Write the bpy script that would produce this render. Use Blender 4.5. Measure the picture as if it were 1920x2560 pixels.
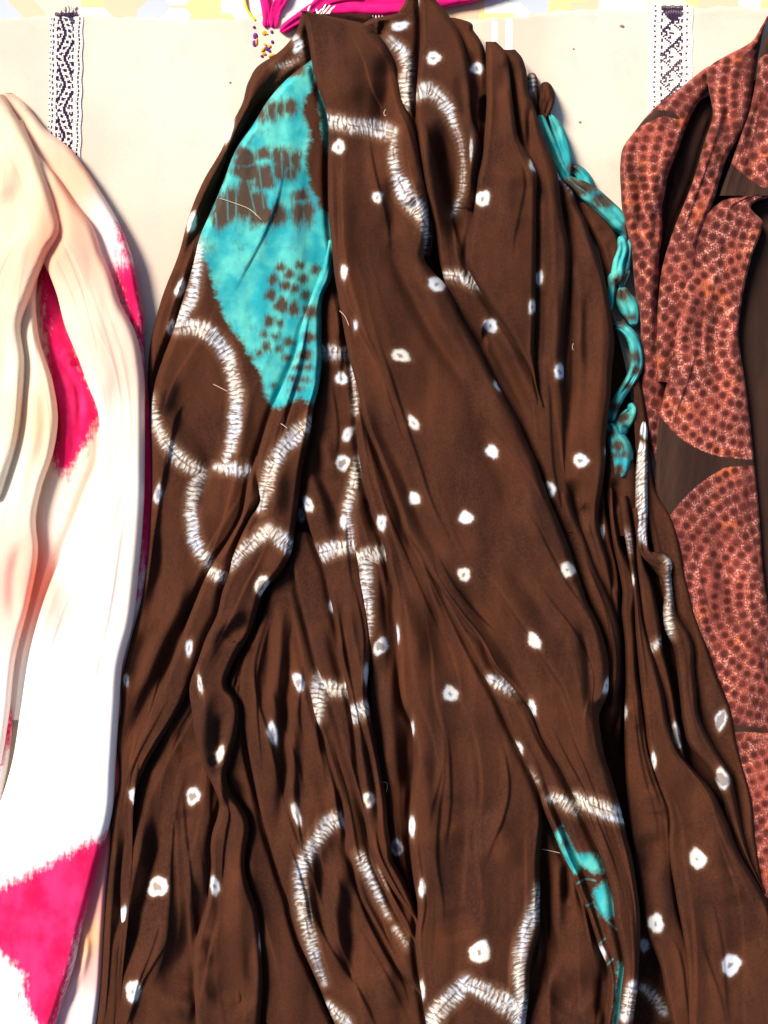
import bpy, math, random
import numpy as np

for o in list(bpy.data.objects):
    bpy.data.objects.remove(o, do_unlink=True)
scene = bpy.context.scene
COL = scene.collection

# ------------------------------------------------------------------ camera, sky, sun, exposure
S = 0.00025            # metres per photograph pixel at table height
HC = 1990.0            # camera height in photograph pixels (about half a metre)
cd = bpy.data.cameras.new('camera'); cam = bpy.data.objects.new('camera', cd); COL.objects.link(cam)
cam.location = (0, 0, HC * S); cam.rotation_euler = (0, 0, 0)
cd.sensor_fit = 'VERTICAL'; cd.sensor_height = 24.0; cd.lens = 12.0 * HC / 1280.0
cd.clip_start = 0.01; cd.clip_end = 100.0
scene.camera = cam

SUN_EL, SUN_AZ = math.radians(43), math.radians(148)      # azimuth measured from +X, counter-clockwise
w = bpy.data.worlds.new('World'); scene.world = w; w.use_nodes = True
nt = w.node_tree
sky = nt.nodes.new('ShaderNodeTexSky'); sky.sky_type = 'NISHITA'; sky.sun_disc = False
sky.sun_elevation = SUN_EL; sky.sun_rotation = math.pi / 2 - SUN_AZ
bgn = nt.nodes['Background']; bgn.inputs['Strength'].default_value = 0.085
nt.links.new(sky.outputs[0], bgn.inputs[0])
sl = bpy.data.lights.new('sun', 'SUN'); sun = bpy.data.objects.new('sun', sl); COL.objects.link(sun)
sl.energy = 4.6; sl.angle = math.radians(20); sl.color = (1.0, 0.90, 0.76)
d = (-math.cos(SUN_EL) * math.cos(SUN_AZ), -math.cos(SUN_EL) * math.sin(SUN_AZ), -math.sin(SUN_EL))
from mathutils import Vector
sun.rotation_euler = Vector(d).to_track_quat('-Z', 'Y').to_euler()
sun.location = (-0.6, 0.4, 1.2)
vs = scene.view_settings
vs.view_transform = 'Standard'; vs.look = 'None'; vs.gamma = 1.0; vs.use_curve_mapping = False
vs.exposure = 0.85

# ------------------------------------------------------------------ geometry helpers (photograph pixels -> metres)
CR = dict(P1=(240, 960), P2=(660, 960), P3=(240, 1500), P4=(660, 1500), P5=(240, 1920), P6=(660, 1920),
          Q1=(740, 0), Q2=(740, 480), Q3=(1100, 60), Q4=(1200, 640), Q5=(1200, 1240), Q6=(1440, 1600),
          Q7=(1100, 1920), Q8=(1440, 0))
CB = dict(A=(0, 0), B=(960, 0), C=(0, 640), D=(960, 640), E=(0, 1280), G=(960, 1280), H=(0, 1920), I=(960, 1920))
def cv(k, *pts):
    if k in CR: x0, y0 = CR[k]; s = 3.456
    else: x0, y0 = CB[k]; s = 1.728
    return [(x0 + x / s, y0 + y / s) for x, y in pts]
def P(u, v, z):
    k = S * (1 - z / HC)
    return np.stack([(u - 960) * k, (1280 - v) * k, z * S + 0 * u], -1)

def spline(pts, ys, smooth=7.0):
    pts = sorted(pts, key=lambda p: p[1])
    q = [pts[0]]
    for p in pts[1:]:
        if p[1] > q[-1][1] + 1.0: q.append(p)
    x = np.array([p[0] for p in q], float); y = np.array([p[1] for p in q], float)
    if len(q) == 1: return np.full(len(ys), x[0])
    m = np.empty(len(q)); dx = np.diff(x) / np.diff(y)
    m[0], m[-1] = dx[0], dx[-1]
    if len(q) > 2:
        h = np.diff(y); m[1:-1] = (dx[:-1] * h[1:] + dx[1:] * h[:-1]) / (h[1:] + h[:-1])
    yy = np.clip(ys, y[0], y[-1]); i = np.clip(np.searchsorted(y, yy, 'right') - 1, 0, len(q) - 2)
    h = y[i + 1] - y[i]; t = (yy - y[i]) / h
    r = ((2*t**3 - 3*t**2 + 1) * x[i] + (t**3 - 2*t**2 + t) * h * m[i] + (-2*t**3 + 3*t**2) * x[i+1] + (t**3 - t**2) * h * m[i+1])
    r = r + np.where(ys < y[0], np.clip(m[0], -1, 1) * (ys - y[0]), 0) + np.where(ys > y[-1], np.clip(m[-1], -.4, .4) * (ys - y[-1]), 0)
    return r

def vnoise(a, b, seed):
    """smooth value noise, a and b arrays in cell units"""
    rng = np.random.RandomState(seed); G = rng.rand(64, 64) * 2 - 1
    ia, ib = np.floor(a).astype(int), np.floor(b).astype(int); fa, fb = a - ia, b - ib
    fa = fa*fa*fa*(fa*(fa*6-15)+10); fb = fb*fb*fb*(fb*(fb*6-15)+10)
    g = lambda i, j: G[i % 64, j % 64]
    return (g(ia, ib)*(1-fa) + g(ia+1, ib)*fa)*(1-fb) + (g(ia, ib+1)*(1-fa) + g(ia+1, ib+1)*fa)*fb

def polydist(X, Y, pts, wid=None):
    """distance, arc length, signed side (+ = right of a downward line), total length, local width"""
    best = np.full(X.shape, 1e9); U = np.zeros(X.shape); SG = np.zeros(X.shape); Wd = np.zeros(X.shape)
    acc = 0.0
    for i in range(len(pts) - 1):
        (x0, y0), (x1, y1) = pts[i], pts[i+1]
        dx, dy = x1 - x0, y1 - y0; l = math.hypot(dx, dy) or 1e-6
        t = np.clip(((X - x0) * dx + (Y - y0) * dy) / (l * l), 0, 1)
        ex, ey = X - x0 - t * dx, Y - y0 - t * dy
        dd = np.hypot(ex, ey); c = dd < best
        best = np.where(c, dd, best); U = np.where(c, acc + t * l, U)
        SG = np.where(c, (dy * (X - x0) - dx * (Y - y0)) / l, SG)
        if wid is not None: Wd = np.where(c, wid[i] * (1 - t) + wid[i+1] * t, Wd)
        acc += l
    return best, U, SG, acc, Wd

def smoothpath(pts, n=5):
    """Catmull-Rom resample"""
    if len(pts) < 3: return list(pts)
    p = np.array([pts[0]] + list(pts) + [pts[-1]], float); out = []
    for i in range(1, len(p) - 2):
        for k in range(n):
            t = k / n
            out.append(tuple(0.5*((2*p[i]) + (-p[i-1]+p[i+1])*t + (2*p[i-1]-5*p[i]+4*p[i+1]-p[i+2])*t*t + (-p[i-1]+3*p[i]-3*p[i+1]+p[i+2])*t**3)))
    out.append(tuple(p[-2])); return out

def polysdf(X, Y, poly):
    """signed distance, positive inside"""
    ins = np.zeros(X.shape, bool); n = len(poly)
    for i in range(n):
        (x0, y0), (x1, y1) = poly[i], poly[(i+1) % n]
        c = ((y0 > Y) != (y1 > Y)) & (X < (x1 - x0) * (Y - y0) / ((y1 - y0) or 1e-9) + x0)
        ins ^= c
    dd = polydist(X, Y, list(poly) + [poly[0]])[0]
    return np.where(ins, dd, -dd)

SH = {}      # every cloth sheet: name -> dict with grids X, Y, Z and attribute grids
SEED = [11]
CREASE = dict(brown=5.6, pink=1.8, batik=5.0)
FINE = dict(brown=.42, pink=.30, batik=1.2)
ZS = dict(brown=1.6, pink=1.0, batik=1.6, x=1.0)   # how deep the folds stand
def add_wrinkles(X, Y, Z, wr):
    for e in wr:
        kind, pts, wd, amp = e[0], smoothpath(e[1]), e[2] * ((1.5 if e[3] < 0 else 1.3) if e[0] == 'g' else 1), e[3] * ((.74 if e[3] < 0 else .92) if e[0] == 'g' else 1)
        far = e[4] if len(e) > 4 else 70.0
        xs = [p[0] for p in pts]; ys = [p[1] for p in pts]; m = max(3*wd, 3*far if kind != 'g' else 0)
        sel = (X > min(xs)-m) & (X < max(xs)+m) & (Y > min(ys)-m) & (Y < max(ys)+m)
        if not sel.any(): continue
        dd, U, sg, tot, _ = polydist(X[sel], Y[sel], pts)
        fade = np.clip(np.minimum(U, tot - U) / (0.33 * tot), 0, 1); fade = fade*fade*(3-2*fade)
        if kind == 'g': dz = amp * np.exp(-(dd / wd)**2)
        else:
            s = sg if kind == 's' else -sg
            dz = amp * np.exp(-(dd / far)**2) / (1 + np.exp(-np.clip(s / wd * 3, -40, 40)))
        Z[sel] += dz * fade
    return Z

def sheet(name, obj, L, R, z, y0, y1, rl=26, rr=26, dl=24, dr=24, wr=(), bulge=0., nz=3.0, et=0, eb=0, step=3.2, dx=2.6, part='fold', label=None, fine=1.0):
    SEED[0] += 1
    ya = []; y = y0
    while y < y1:
        ya.append(y); y += (1.2 if y - y0 < 46 else step) if y < 2580 else 14
    ys = np.array(ya + [y1])
    def sm(a):
        k = np.exp(-np.linspace(-2, 2, 5)**2 / 1.5); k /= k.sum()
        return np.convolve(np.pad(a, 2, 'edge'), k, 'valid')
    l, r = sm(spline(L, ys)), sm(spline(R, ys))
    r = np.maximum(r, l + 3)
    W = r - l
    n = int(np.clip(np.percentile(W, 90) / dx, 14, 420))
    t = np.linspace(0, 1, n); t = 0.45 * t + 0.55 * (0.5 - 0.5 * np.cos(np.pi * t))
    T, Y = np.meshgrid(t, ys); Lg, Rg, Wg = l[:, None], r[:, None], W[:, None]
    X = Lg + Wg * T
    sl_ = 1 / np.sqrt(1 + np.gradient(l, ys)**2); sr_ = 1 / np.sqrt(1 + np.gradient(r, ys)**2)
    zt = np.interp(ys, [p[0] for p in z], [p[1] for p in z]) if isinstance(z, (list, tuple)) else np.full(len(ys), float(z))
    def iv(v): return (np.interp(ys, [p[0] for p in v], [p[1] for p in v]) if isinstance(v, (list, tuple)) else np.full(len(ys), float(v)))[:, None]
    Z = zt[:, None] + bulge * (1 - (2*T - 1)**2)
    Z = Z + nz * (0.8 * vnoise(X / 46., Y / 330., SEED[0]) + 0.7 * vnoise(X / 75. + Y / 400., Y / 420., SEED[0] + 50)) + 0.12 * nz * vnoise(X / 19., Y / 110., SEED[0] + 90)
    c_ = (T - .5) * (0.5 * Wg + 0.5 * np.median(W)) + 31 * SEED[0]
    def ridged(cw, ch, sd): return 1 - np.abs(vnoise(c_ / cw + 0.35 * vnoise(c_ / 40., Y / 160., sd + 3), Y / ch + 9, sd)) * 2.2
    gate = np.clip(vnoise(c_ / 90., Y / 330., SEED[0] + 400) * 1.6 + .35, 0, 1)
    Z = Z + fine * FINE[obj] * ((1.5 * ridged(27., 420., SEED[0] + 200) + .35 * ridged(13., 260., SEED[0] + 300)) * gate + .35 * vnoise(c_ / 9. + Y / 60., Y / 40., SEED[0] + 500))
    rr_ = random.Random(SEED[0] * 17 + 3); auto = []
    if step < 4 and y1 - y0 > 250:                       # long thin creases running with the fold
        for k in range(int(np.median(W) / 60. * min(y1, 2600) / 520. * min(1., (min(y1, 2600) - y0) / 1200.) + .8)):
            t0 = rr_.uniform(.1, .9); dr_ = rr_.uniform(-.28, .28); ya_ = rr_.uniform(y0, max(y0 + 1, min(y1, 2600) - 260)); ln_ = rr_.uniform(230, 620); q_ = []
            for u_ in np.linspace(0, 1, 6):
                yy_ = min(ya_ + u_ * ln_, y1); i_ = np.searchsorted(ys, yy_).clip(0, len(ys) - 1)
                q_.append((l[i_] + W[i_] * min(max(t0 + dr_ * u_ + .03 * math.sin(5 * u_ + k), .04), .96), yy_))
            auto.append((rr_.choice('sr'), q_, rr_.uniform(2.5, 5), rr_.uniform(.4, 1.) * CREASE[obj], rr_.uniform(14, 32)))
    Z = add_wrinkles(X, Y, Z, list(wr) + auto)
    rle = np.minimum(.78 * iv(rl), 0.42 * Wg * sl_[:, None]); rre = np.minimum(.78 * iv(rr), 0.42 * Wg * sr_[:, None])
    a = np.clip((X - Lg) * sl_[:, None] / np.maximum(rle, .5), 0, 1); b = np.clip((Rg - X) * sr_[:, None] / np.maximum(rre, .5), 0, 1)
    Z = Z - iv(dl) * (1 - np.sqrt(np.maximum(1 - (1-a)**2, 0))) - iv(dr) * (1 - np.sqrt(np.maximum(1 - (1-b)**2, 0)))
    if et:
        c = np.clip((Y - y0) / et, 0, 1); Z = Z - 0.9 * zt[0] * (1 - np.sqrt(1 - (1-c)**2)) * (1 if et > 0 else 0)
    if eb:
        c = np.clip((y1 - Y) / eb, 0, 1); Z = Z - 0.8 * zt[-1] * (1 - np.sqrt(1 - (1-c)**2))
    SH[name] = dict(X=X, Y=Y, Z=Z, obj=obj, part=part, label=label, at={}, ed=(ys, l, r, sl_, sr_, iv(dl)[:, 0] * np.ones(len(ys)), iv(dr)[:, 0] * np.ones(len(ys)), zt))

def settle(obj, depth=9.5, wd=11.):
    """cloth sinks beside and beneath the rolled edge of any fold lying on it, then take real height"""
    names = [n for n in SH if SH[n]['obj'] == obj]
    new = {}
    for n in names:
        s = SH[n]; X, Y = s['X'], s['Y']; low = np.zeros(X.shape)
        zt_ = s['ed'][7] if 'ed' in s else None
        for m in names:
            if m == n or 'ed' not in SH[m]: continue
            ys, l, r, sl_, sr_, dl, dr, zt = SH[m]['ed']
            if ys[-1] < Y.min() or ys[0] > Y.max() or l.min() > X.max() + 40 or r.max() < X.min() - 40: continue
            yr = Y[:, 0] if 'ed' in s else Y
            f = lambda a: (np.interp(yr, ys, a)[:, None] if 'ed' in s else np.interp(yr, ys, a))
            inside = (Y > ys[0]) & (Y < ys[-1]); zu = f(zt)
            base = s['Z'] if zt_ is None else zt_[:, None]
            below = np.clip((zu - base) / 8., 0, 1) * inside
            if not below.any(): continue
            gl = (f(l) - X) * f(sl_); gr = (X - f(r)) * f(sr_)      # distance outside the upper fold
            kl = np.clip((f(dl) - 6) / 18., 0, 1.25); kr = np.clip((f(dr) - 6) / 18., 0, 1.25)
            el = np.where(gl > 0, np.exp(-(gl / wd)**2), np.exp(-(gl / 45.)**2)) * kl
            er = np.where(gr > 0, np.exp(-(gr / wd)**2), np.exp(-(gr / 45.)**2)) * kr
            fade = np.clip((Y - ys[0]) / 60., 0, 1) * (1 if ys[-1] > 2800 else np.clip((ys[-1] - Y) / 110., 0, 1))
            low = np.maximum(low, depth * np.maximum(el, er) * below * fade)
        new[n] = np.maximum((np.maximum(s['Z'] - low, 8) - 10) * ZS[obj] + 10, 5.5)
    for n in names: SH[n]['Z'] = new[n]

def tube(name, obj, path, wid, z, drop=22, n=17, nz=1.5, part='fold', label=None, flat=2.9):
    SEED[0] += 1
    pw = smoothpath([(p[0], p[1]) for p in path], 10); ww = smoothpath([(q, 0) for q in wid], 10)
    p = np.array(pw); hw = np.array([q[0] for q in ww])
    if isinstance(z, (list, tuple)): zz = np.interp(np.linspace(0, 1, len(p)), np.linspace(0, 1, len(z)), z)
    else: zz = np.full(len(p), float(z))
    tg = np.gradient(p, axis=0); tg /= np.maximum(np.linalg.norm(tg, axis=1, keepdims=True), 1e-6)
    nr = np.stack([tg[:, 1], -tg[:, 0]], 1)
    s = np.sin(np.linspace(-np.pi/2, np.pi/2, n))
    m = len(p); e = np.minimum(np.arange(m), np.arange(m)[::-1]) / 5.0
    cap = np.sqrt(np.clip(1 - (1 - np.clip(e, 0, 1))**2, 0.02, 1))
    X = p[:, 0:1] + nr[:, 0:1] * s * (hw * cap)[:, None]; Y = p[:, 1:2] + nr[:, 1:2] * s * (hw * cap)[:, None]
    Z = zz[:, None] - drop * (1 - (np.maximum(1 - np.abs(s)**flat, 0))**(1/flat))[None, :] - drop * (1 - cap)[:, None]
    Z = Z + nz * vnoise(X / 20., Y / 20., SEED[0]) + (5.0 * vnoise(s[None, :] * 2.4 + 5 + 0*X, np.arange(m)[:, None] / 16. + 0*X, SEED[0] + 7) + 2.0 * vnoise(s[None, :] * 6 + 5 + 0*X, np.arange(m)[:, None] / 9. + 0*X, SEED[0] + 17)) * min(1., float(hw.max()) / 14.)
    SH[name] = dict(X=X, Y=Y, Z=Z, obj=obj, part=part, label=label, at={})

def attr(name, key, default):
    at = SH[name]['at']
    if key not in at: at[key] = np.full(SH[name]['X'].shape, float(default))
    return at[key]

def top_at(x, y, objname):
    best, bn = -1, None
    for n, s in SH.items():
        if s['obj'] != objname: continue
        X, Y = s['X'], s['Y']
        if x < X.min()-4 or x > X.max()+4 or y < Y.min()-4 or y > Y.max()+4: continue
        dd = (X - x)**2 + (Y - y)**2; i = dd.argmin()
        if dd.flat[i] < 30 and s['Z'].flat[i] > best: best, bn = s['Z'].flat[i], n
    return bn

def targets(x, y, on, objname):
    if on is None:
        t = top_at(x, y, objname); return [t] if t else []
    return [on] if isinstance(on, str) else list(on)

def dot(x, y, rx, ry, rot=0, ring=0.0, on=None, objname='brown'):
    a = math.radians(rot); ca, sa = math.cos(a), math.sin(a)
    rng = random.Random(int(x * 7 + y * 13)); ph = rng.uniform(0, 6.3); ph2 = rng.uniform(0, 6.3)
    for n in targets(x, y, on, objname):
        X, Y = SH[n]['X'], SH[n]['Y']; A = attr(n, 'dot', -20); Hh = attr(n, 'hole', -20)
        m = 2.0 * max(rx, ry) + 16
        sel = (np.abs(X - x) < m) & (np.abs(Y - y) < m)
        if not sel.any(): continue
        u = (X[sel] - x) * ca + (Y[sel] - y) * sa; v = -(X[sel] - x) * sa + (Y[sel] - y) * ca
        th = np.arctan2(v / ry, u / rx)
        wob = .91 + 0.05 * np.sin(2*th + ph) + 0.06 * np.sin(3*th + ph2) + 0.035 * np.sin(4*th + ph * 2) + 0.03 * np.sin(7*th + ph)
        rn = np.hypot(u / rx, v / ry) / wob
        sc = math.sqrt(rx * ry) * 0.6 + min(rx, ry) * 0.4
        A[sel] = np.maximum(A[sel], np.clip((1 - rn) * sc, -20, 20))
        k = ring if ring else rng.uniform(.2, .42)
        rn2 = np.hypot((u + 0.08*rx) / (rx * k), (v - 0.05*ry) / (ry * k)) / (1 + 0.25 * np.sin(2*th + ph2) + .15*np.sin(4*th))
        Hh[sel] = np.maximum(Hh[sel], np.clip((1 - rn2) * sc * k, -20, 20) - (0 if ring else 1.5))

def band(pts, wid, on=None, objname='brown', shear=0.0):
    if not isinstance(wid, (list, tuple)): wid = [wid] * len(pts)
    sp = smoothpath(pts, 6); ww = [q[0] for q in smoothpath([(q, 0) for q in wid], 6)]
    if len(pts) < 3: sp, ww = list(pts), list(wid)
    mid = sp[len(sp) // 2]
    for n in targets(mid[0], mid[1], on, objname):
        X, Y = SH[n]['X'], SH[n]['Y']
        D = attr(n, 'bd', -30); U = attr(n, 'bu', 0); V = attr(n, 'bv', 0)
        xs = [p[0] for p in sp]; yy = [p[1] for p in sp]; m = max(ww) + 34
        sel = (X > min(xs)-m) & (X < max(xs)+m) & (Y > min(yy)-m) & (Y < max(yy)+m)
        if not sel.any(): continue
        dd, u, sg, tot, wd = polydist(X[sel], Y[sel], sp, ww)
        val = np.clip(wd - dd, -30, 30); c = val > D[sel]
        D[sel] = np.where(c, val, D[sel]); U[sel] = np.where(c, u + shear * sg + pts[0][0] * 3.7, U[sel]); V[sel] = np.where(c, sg, V[sel])

def turq(poly, on, pad=0):
    poly = smoothpath(list(poly) + [poly[0]], 3)[:-1]
    for n in ([on] if isinstance(on, str) else on):
        X, Y = SH[n]['X'], SH[n]['Y']; A = attr(n, 'tq', -30)
        xs = [p[0] for p in poly]; yy = [p[1] for p in poly]; m = 40
        sel = (X > min(xs)-m) & (X < max(xs)+m) & (Y > min(yy)-m) & (Y < max(yy)+m)
        if sel.any(): A[sel] = np.maximum(A[sel], np.clip(polysdf(X[sel], Y[sel], poly), -30, 30) + pad)
def blot(x, y, rx, ry, on, k=1.0):
    rx, ry = rx * k, ry * k
    for n in ([on] if isinstance(on, str) else on):
        X, Y = SH[n]['X'], SH[n]['Y']; A = attr(n, 'tb', -20)
        sel = (np.abs(X - x) < rx + 22) & (np.abs(Y - y) < ry + 22)
        if not sel.any(): continue
        th = np.arctan2(Y[sel] - y, X[sel] - x)
        rn = (np.abs((X[sel] - x) / rx)**2.1 + np.abs((Y[sel] - y) / ry)**2.1)**(1/2.1) / (1 + min(.14, rx * .006)*np.sin(3*th + x) + min(.08, rx * .004)*np.sin(4*th + y))
        A[sel] = np.maximum(A[sel], np.clip((1 - rn) * min(rx, ry), -20, 20))
def crack(pts, wd, on):
    for n in ([on] if isinstance(on, str) else on):
        X, Y = SH[n]['X'], SH[n]['Y']; A = attr(n, 'tc', -20)
        A[:] = np.maximum(A, np.clip(wd - polydist(X, Y, smoothpath(pts))[0], -20, 5))

# ================================================================== BROWN SCARF, folds from the lowest to the highest
B = 'brown'
TPL = [(775,150),(718,197),(671,249),(631,312),(590,370),(556,457),(527,527),(498,596),(483,657),(454,756),(431,831),(405,900),(385,964),(378,1016),(376,1070),(378,1132),(380,1219),(377,1300),(366,1423),(351,1510),(328,1597),(305,1703),(303,1775),(291,1862),(297,1914),(297,1963),(282,2021),(274,2137),(259,2325),(250,2470),(240,2557)]
LOL = [(752,35),(735,87),(689,136),(648,162),(622,202),(605,260),(584,301),(556,370),(509,451),(475,532),(448,631),(405,744),(372,889),(370,964),(376,1047),(380,1150)]
sheet('base', B, [(770,120),(660,200),(560,420),(470,640),(400,880),(380,1100),(340,1400),(290,1700),(275,2100),(235,2560)],
      [(1180,120),(1290,200),(1370,420),(1480,640),(1560,900),(1600,1150),(1660,1400),(1750,1700),(1840,1950),(1900,2250),(1960,2560)], 12, 110, 2900, dl=4, dr=4, nz=1, step=9, dx=9, part='under_layer')
sheet('LO', B, LOL, [(x+45, y) for x, y in TPL if y < 1100], 38, 35, 1160, rl=20, dl=28, dr=0, nz=2,
      wr=[('g', cv('A',(1300,200),(1190,345),(1100,490),(1010,665),(905,880),(800,1100)) + cv('C',(720,200)), 9, -22),
          ('g', cv('A',(1140,300),(1060,470),(960,690),(860,880),(780,1090)), 12, 8)], part='fold')
sheet('TP', B, TPL, [(812,150),(850,230),(860,400),(860,560),(850,640),(800,760),(775,870),(720,1000),(670,1130),(645,1240),(630,1290),(590,1360),(560,1420),(540,1460),(510,1520),(480,1600),(455,1660),(430,1720),(400,1790),(370,1860),(345,1930),(335,2000),(330,2150),(320,2300),(305,2450),(300,2560)],
      [(150,52),(700,52),(1300,50),(2000,46),(2560,40)], 150, 2900, rl=24, dl=[(150,30),(1000,30),(1300,16),(2560,22)], rr=20, dr=0, nz=3.2, et=0,
      wr=[('g', cv('P1',(560,60),(720,250),(880,430),(1000,620),(980,800),(930,1000)), 20, -17),
          ('g', cv('P1',(900,800),(950,950),(900,1150)), 16, -10),
          ('g', cv('A',(1230,600),(1190,800),(1150,1000)), 40, 8),
          ('g', cv('C',(760,500),(700,600),(690,700)), 22, 9),
          ('g', cv('P1',(520,1100),(560,1500),(500,1800),(420,2100)), 16, -22),
          ('g', cv('P1',(900,1650),(760,1800),(650,2100)) + cv('P3',(500,500),(330,900)), 20, 9),
          ('g', cv('P1',(960,1640),(830,1880)) + cv('P3',(800,120),(690,340),(600,560),(470,820),(350,1100),(240,1350)), 14, -24),
          ('g', cv('P3',(480,200),(370,560),(290,800)), 15, -12),
          ('g', cv('P5',(240,400),(260,700),(220,1000),(200,1300),(120,1600)), 13, -18)],
      part='turquoise_panel', label='wide fold with a turquoise patch and white stitched arcs')
M1L = [(560,1480),(520,1590),(480,1690),(430,1790),(380,1870),(340,1930),(322,1985),(310,2080),(300,2200),(300,2330),(285,2420),(262,2490),(250,2560)]
sheet('M1', B, M1L, [(640,1480),(640,1600),(640,1700),(640,1800),(660,1950),(680,2080),(700,2180),(725,2280),(760,2380),(790,2470),(830,2560)],
      [(1480,34),(1800,40),(2560,40)], 1480, 2900, rl=16, dl=12, dr=0, nz=3.4, bulge=4,
      wr=[('g', cv('P3',(640,1050),(500,1300),(400,1500),(310,1720)) + cv('P5',(270,500),(250,700)), 15, -22),
          ('g', cv('P5',(560,100),(560,400),(510,700),(430,950),(350,1300),(250,1650),(150,1900)), 15, -22),
          ('g', cv('P5',(420,350),(390,700),(310,1100),(270,1450)), 13, 13),
          ('g', cv('P5',(750,350),(760,550),(720,650)), 16, -10),
          ('g', cv('P5',(640,500),(640,800),(600,1300),(520,1650),(400,1900)), 22, 11),
          ('g', cv('P5',(880,500),(860,900),(720,1300)), 20, 7),
          ('g', cv('P5',(900,1000),(860,1300),(800,1500),(650,1750),(500,1950)), 18, -16),
          ('g', cv('P5',(500,1980),(700,1880),(950,1900),(1200,2050)), 22, -16),
          ('g', cv('P5',(620,2150),(750,2050),(900,2120)), 24, 13),
          ('g', cv('P3',(650,1250),(800,1250),(900,1400)), 22, -9)])
sheet('W', B, [(800,600),(792,800),(780,950),(766,1080),(748,1200),(752,1262),(761,1285),(776,1330),(790,1371),(810,1423),(822,1481),(834,1533),(845,1591),(848,1630),(863,1703),(874,1760),(886,1833),(897,1934),(909,2007),(917,2065),(929,2122),(949,2166),(972,2209),(1001,2253),(1033,2293)],
      [(880,600),(900,800),(925,1000),(925,1150),(900,1240),(900,1400),(915,1500),(925,1580),(924,1660),(918,1726),(926,1784),(938,1847),(955,1934),(964,1992),(972,2079),(978,2115),(983,2151),(998,2177),(1022,2224),(1039,2267),(1050,2310)],
      [(600,46),(1150,46),(1300,58),(1500,74),(1750,86),(2300,92)], 600, 2310, rl=16, rr=18, dl=[(600,0),(1200,6),(1300,22),(2310,26)], dr=[(600,0),(1600,8),(1750,34),(2310,36)], nz=2.4,
      wr=[('g', cv('Q2',(430,1100),(420,1400),(440,1700)), 14, -12), ('g', cv('Q2',(330,900),(370,1100),(390,1350)), 10, 12),
          ('g', cv('P2',(430,450),(480,750),(590,1000),(640,1200),(680,1500)), 13, -18),
          ('g', cv('P2',(530,400),(560,650),(640,850)), 14, 9),
          ('g', cv('P2',(400,700),(470,950),(560,1250)), 12, 9),
          ('g', cv('P2',(400,1150),(500,1450),(560,1650),(620,1850)) , 9, -12),
          ('g', cv('P4',(650,0),(700,300),(760,650),(800,880)), 9, -20),
          ('g', cv('P4',(730,0),(770,350),(850,700)), 9, 9),
          ('g', cv('P4',(850,1080),(920,1450),(960,1700),(1000,2000)), 7, -16)])
TRL = [(822,600),(818,625),(778,740),(754,813),(740,879),(712,950),(683,1016),(655,1100),(640,1160),(648,1230),(651,1250),(625,1293),(600,1345),(581,1394),(573,1429),(555,1480),(541,1539),(515,1594),(495,1650),(474,1714),(480,1780),(490,1850),(508,1915),(535,1970),(549,2010),(545,2036),(531,2080),(526,2120),(527,2166),(523,2200),(515,2267),(498,2320),(487,2360),(485,2440),(490,2560)]
TRR = [(836,600),(836,660),(828,700),(812,732),(804,827),(804,914),(795,978),(784,1018),(776,1081),(758,1168),(750,1235),(738,1322),(727,1385),(700,1434),(660,1478),(645,1523),(625,1587),(593,1639),(578,1673),(570,1717),(592,1746),(599,1775),(593,1833),(573,1905),(567,1934),(573,1969),(599,2009),(619,2044),(623,2079),(617,2115),(613,2166),(622,2209),(645,2282),(651,2354),(657,2441),(651,2557)]
sheet('N1', B, [(720,1380),(690,1440),(650,1560),(605,1660),(599,1703),(602,1789),(616,1856),(634,1948),(645,2006),(660,2070),(677,2123),(698,2189),(718,2247),(729,2296),(747,2354),(776,2418),(799,2470),(816,2513),(834,2554)],
      [(790,1380),(790,1480),(800,1600),(830,1740),(860,1850),(890,1950),(905,2080),(930,2180),(960,2280),(1010,2380),(1060,2450),(1100,2560)], [(1380,44),(1700,50),(2560,56)], 1380, 2900, rl=16, dl=[(1380,4),(1640,8),(1850,22),(2560,32)], dr=0, nz=3.2,
      wr=[('g', cv('P4',(60,0),(60,400),(30,900)), 14, -14),
          ('g', cv('P4',(190,0),(215,250),(200,700),(180,1100),(190,1450),(150,1900),(140,2200)), 11, -26),
          ('g', cv('P4',(130,0),(140,400),(110,900)), 15, 9),
          ('g', cv('P4',(320,800),(330,1200),(320,1700),(380,2000)), 20, -17),
          ('g', cv('P4',(250,1000),(240,1500),(200,1900)), 13, 10),
          ('g', cv('P4',(470,1100),(480,1500),(560,1800)), 18, -11),
          ('g', cv('P4',(590,1500),(620,1750),(640,2000)), 14, 8),
          ('g', cv('P6',(500,600),(520,900),(480,1200),(520,1600)), 18, -24),
          ('g', cv('P6',(640,650),(650,1000),(640,1400),(650,1800)), 18, 15),
          ('g', cv('P6',(720,900),(730,1300),(760,1700),(800,2000)), 16, -26),
          ('g', cv('P6',(1000,1700),(1080,1900),(1150,2100)), 22, 10)])
sheet('b', B, [(718,1480),(727,1529),(744,1616),(761,1685),(776,1740),(787,1795),(805,1836),(822,1905),(842,1963),(857,2021),(863,2079),(868,2137),(876,2151),(891,2209),(906,2253),(926,2293),(949,2334),(973,2383),(1001,2432),(1030,2464),(1050,2490)],
      [(770,1480),(790,1560),(815,1650),(840,1740),(870,1840),(890,1920),(920,2020),(938,2080),(945,2140),(960,2180),(990,2240),(1020,2300),(1050,2370),(1060,2440),(1066,2490)], [(1480,52),(1750,62),(2490,66)], 1480, 2490, rl=13, dl=[(1480,4),(1600,16),(2490,24)], dr=0, nz=2,
      wr=[('g', cv('P4',(480,850),(540,1100),(620,1350),(700,1600),(790,1900)), 11, -14), ('g', cv('P6',(830,900),(900,1100),(1010,1300),(1130,1550),(1230,1700)), 12, -20)])
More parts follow.
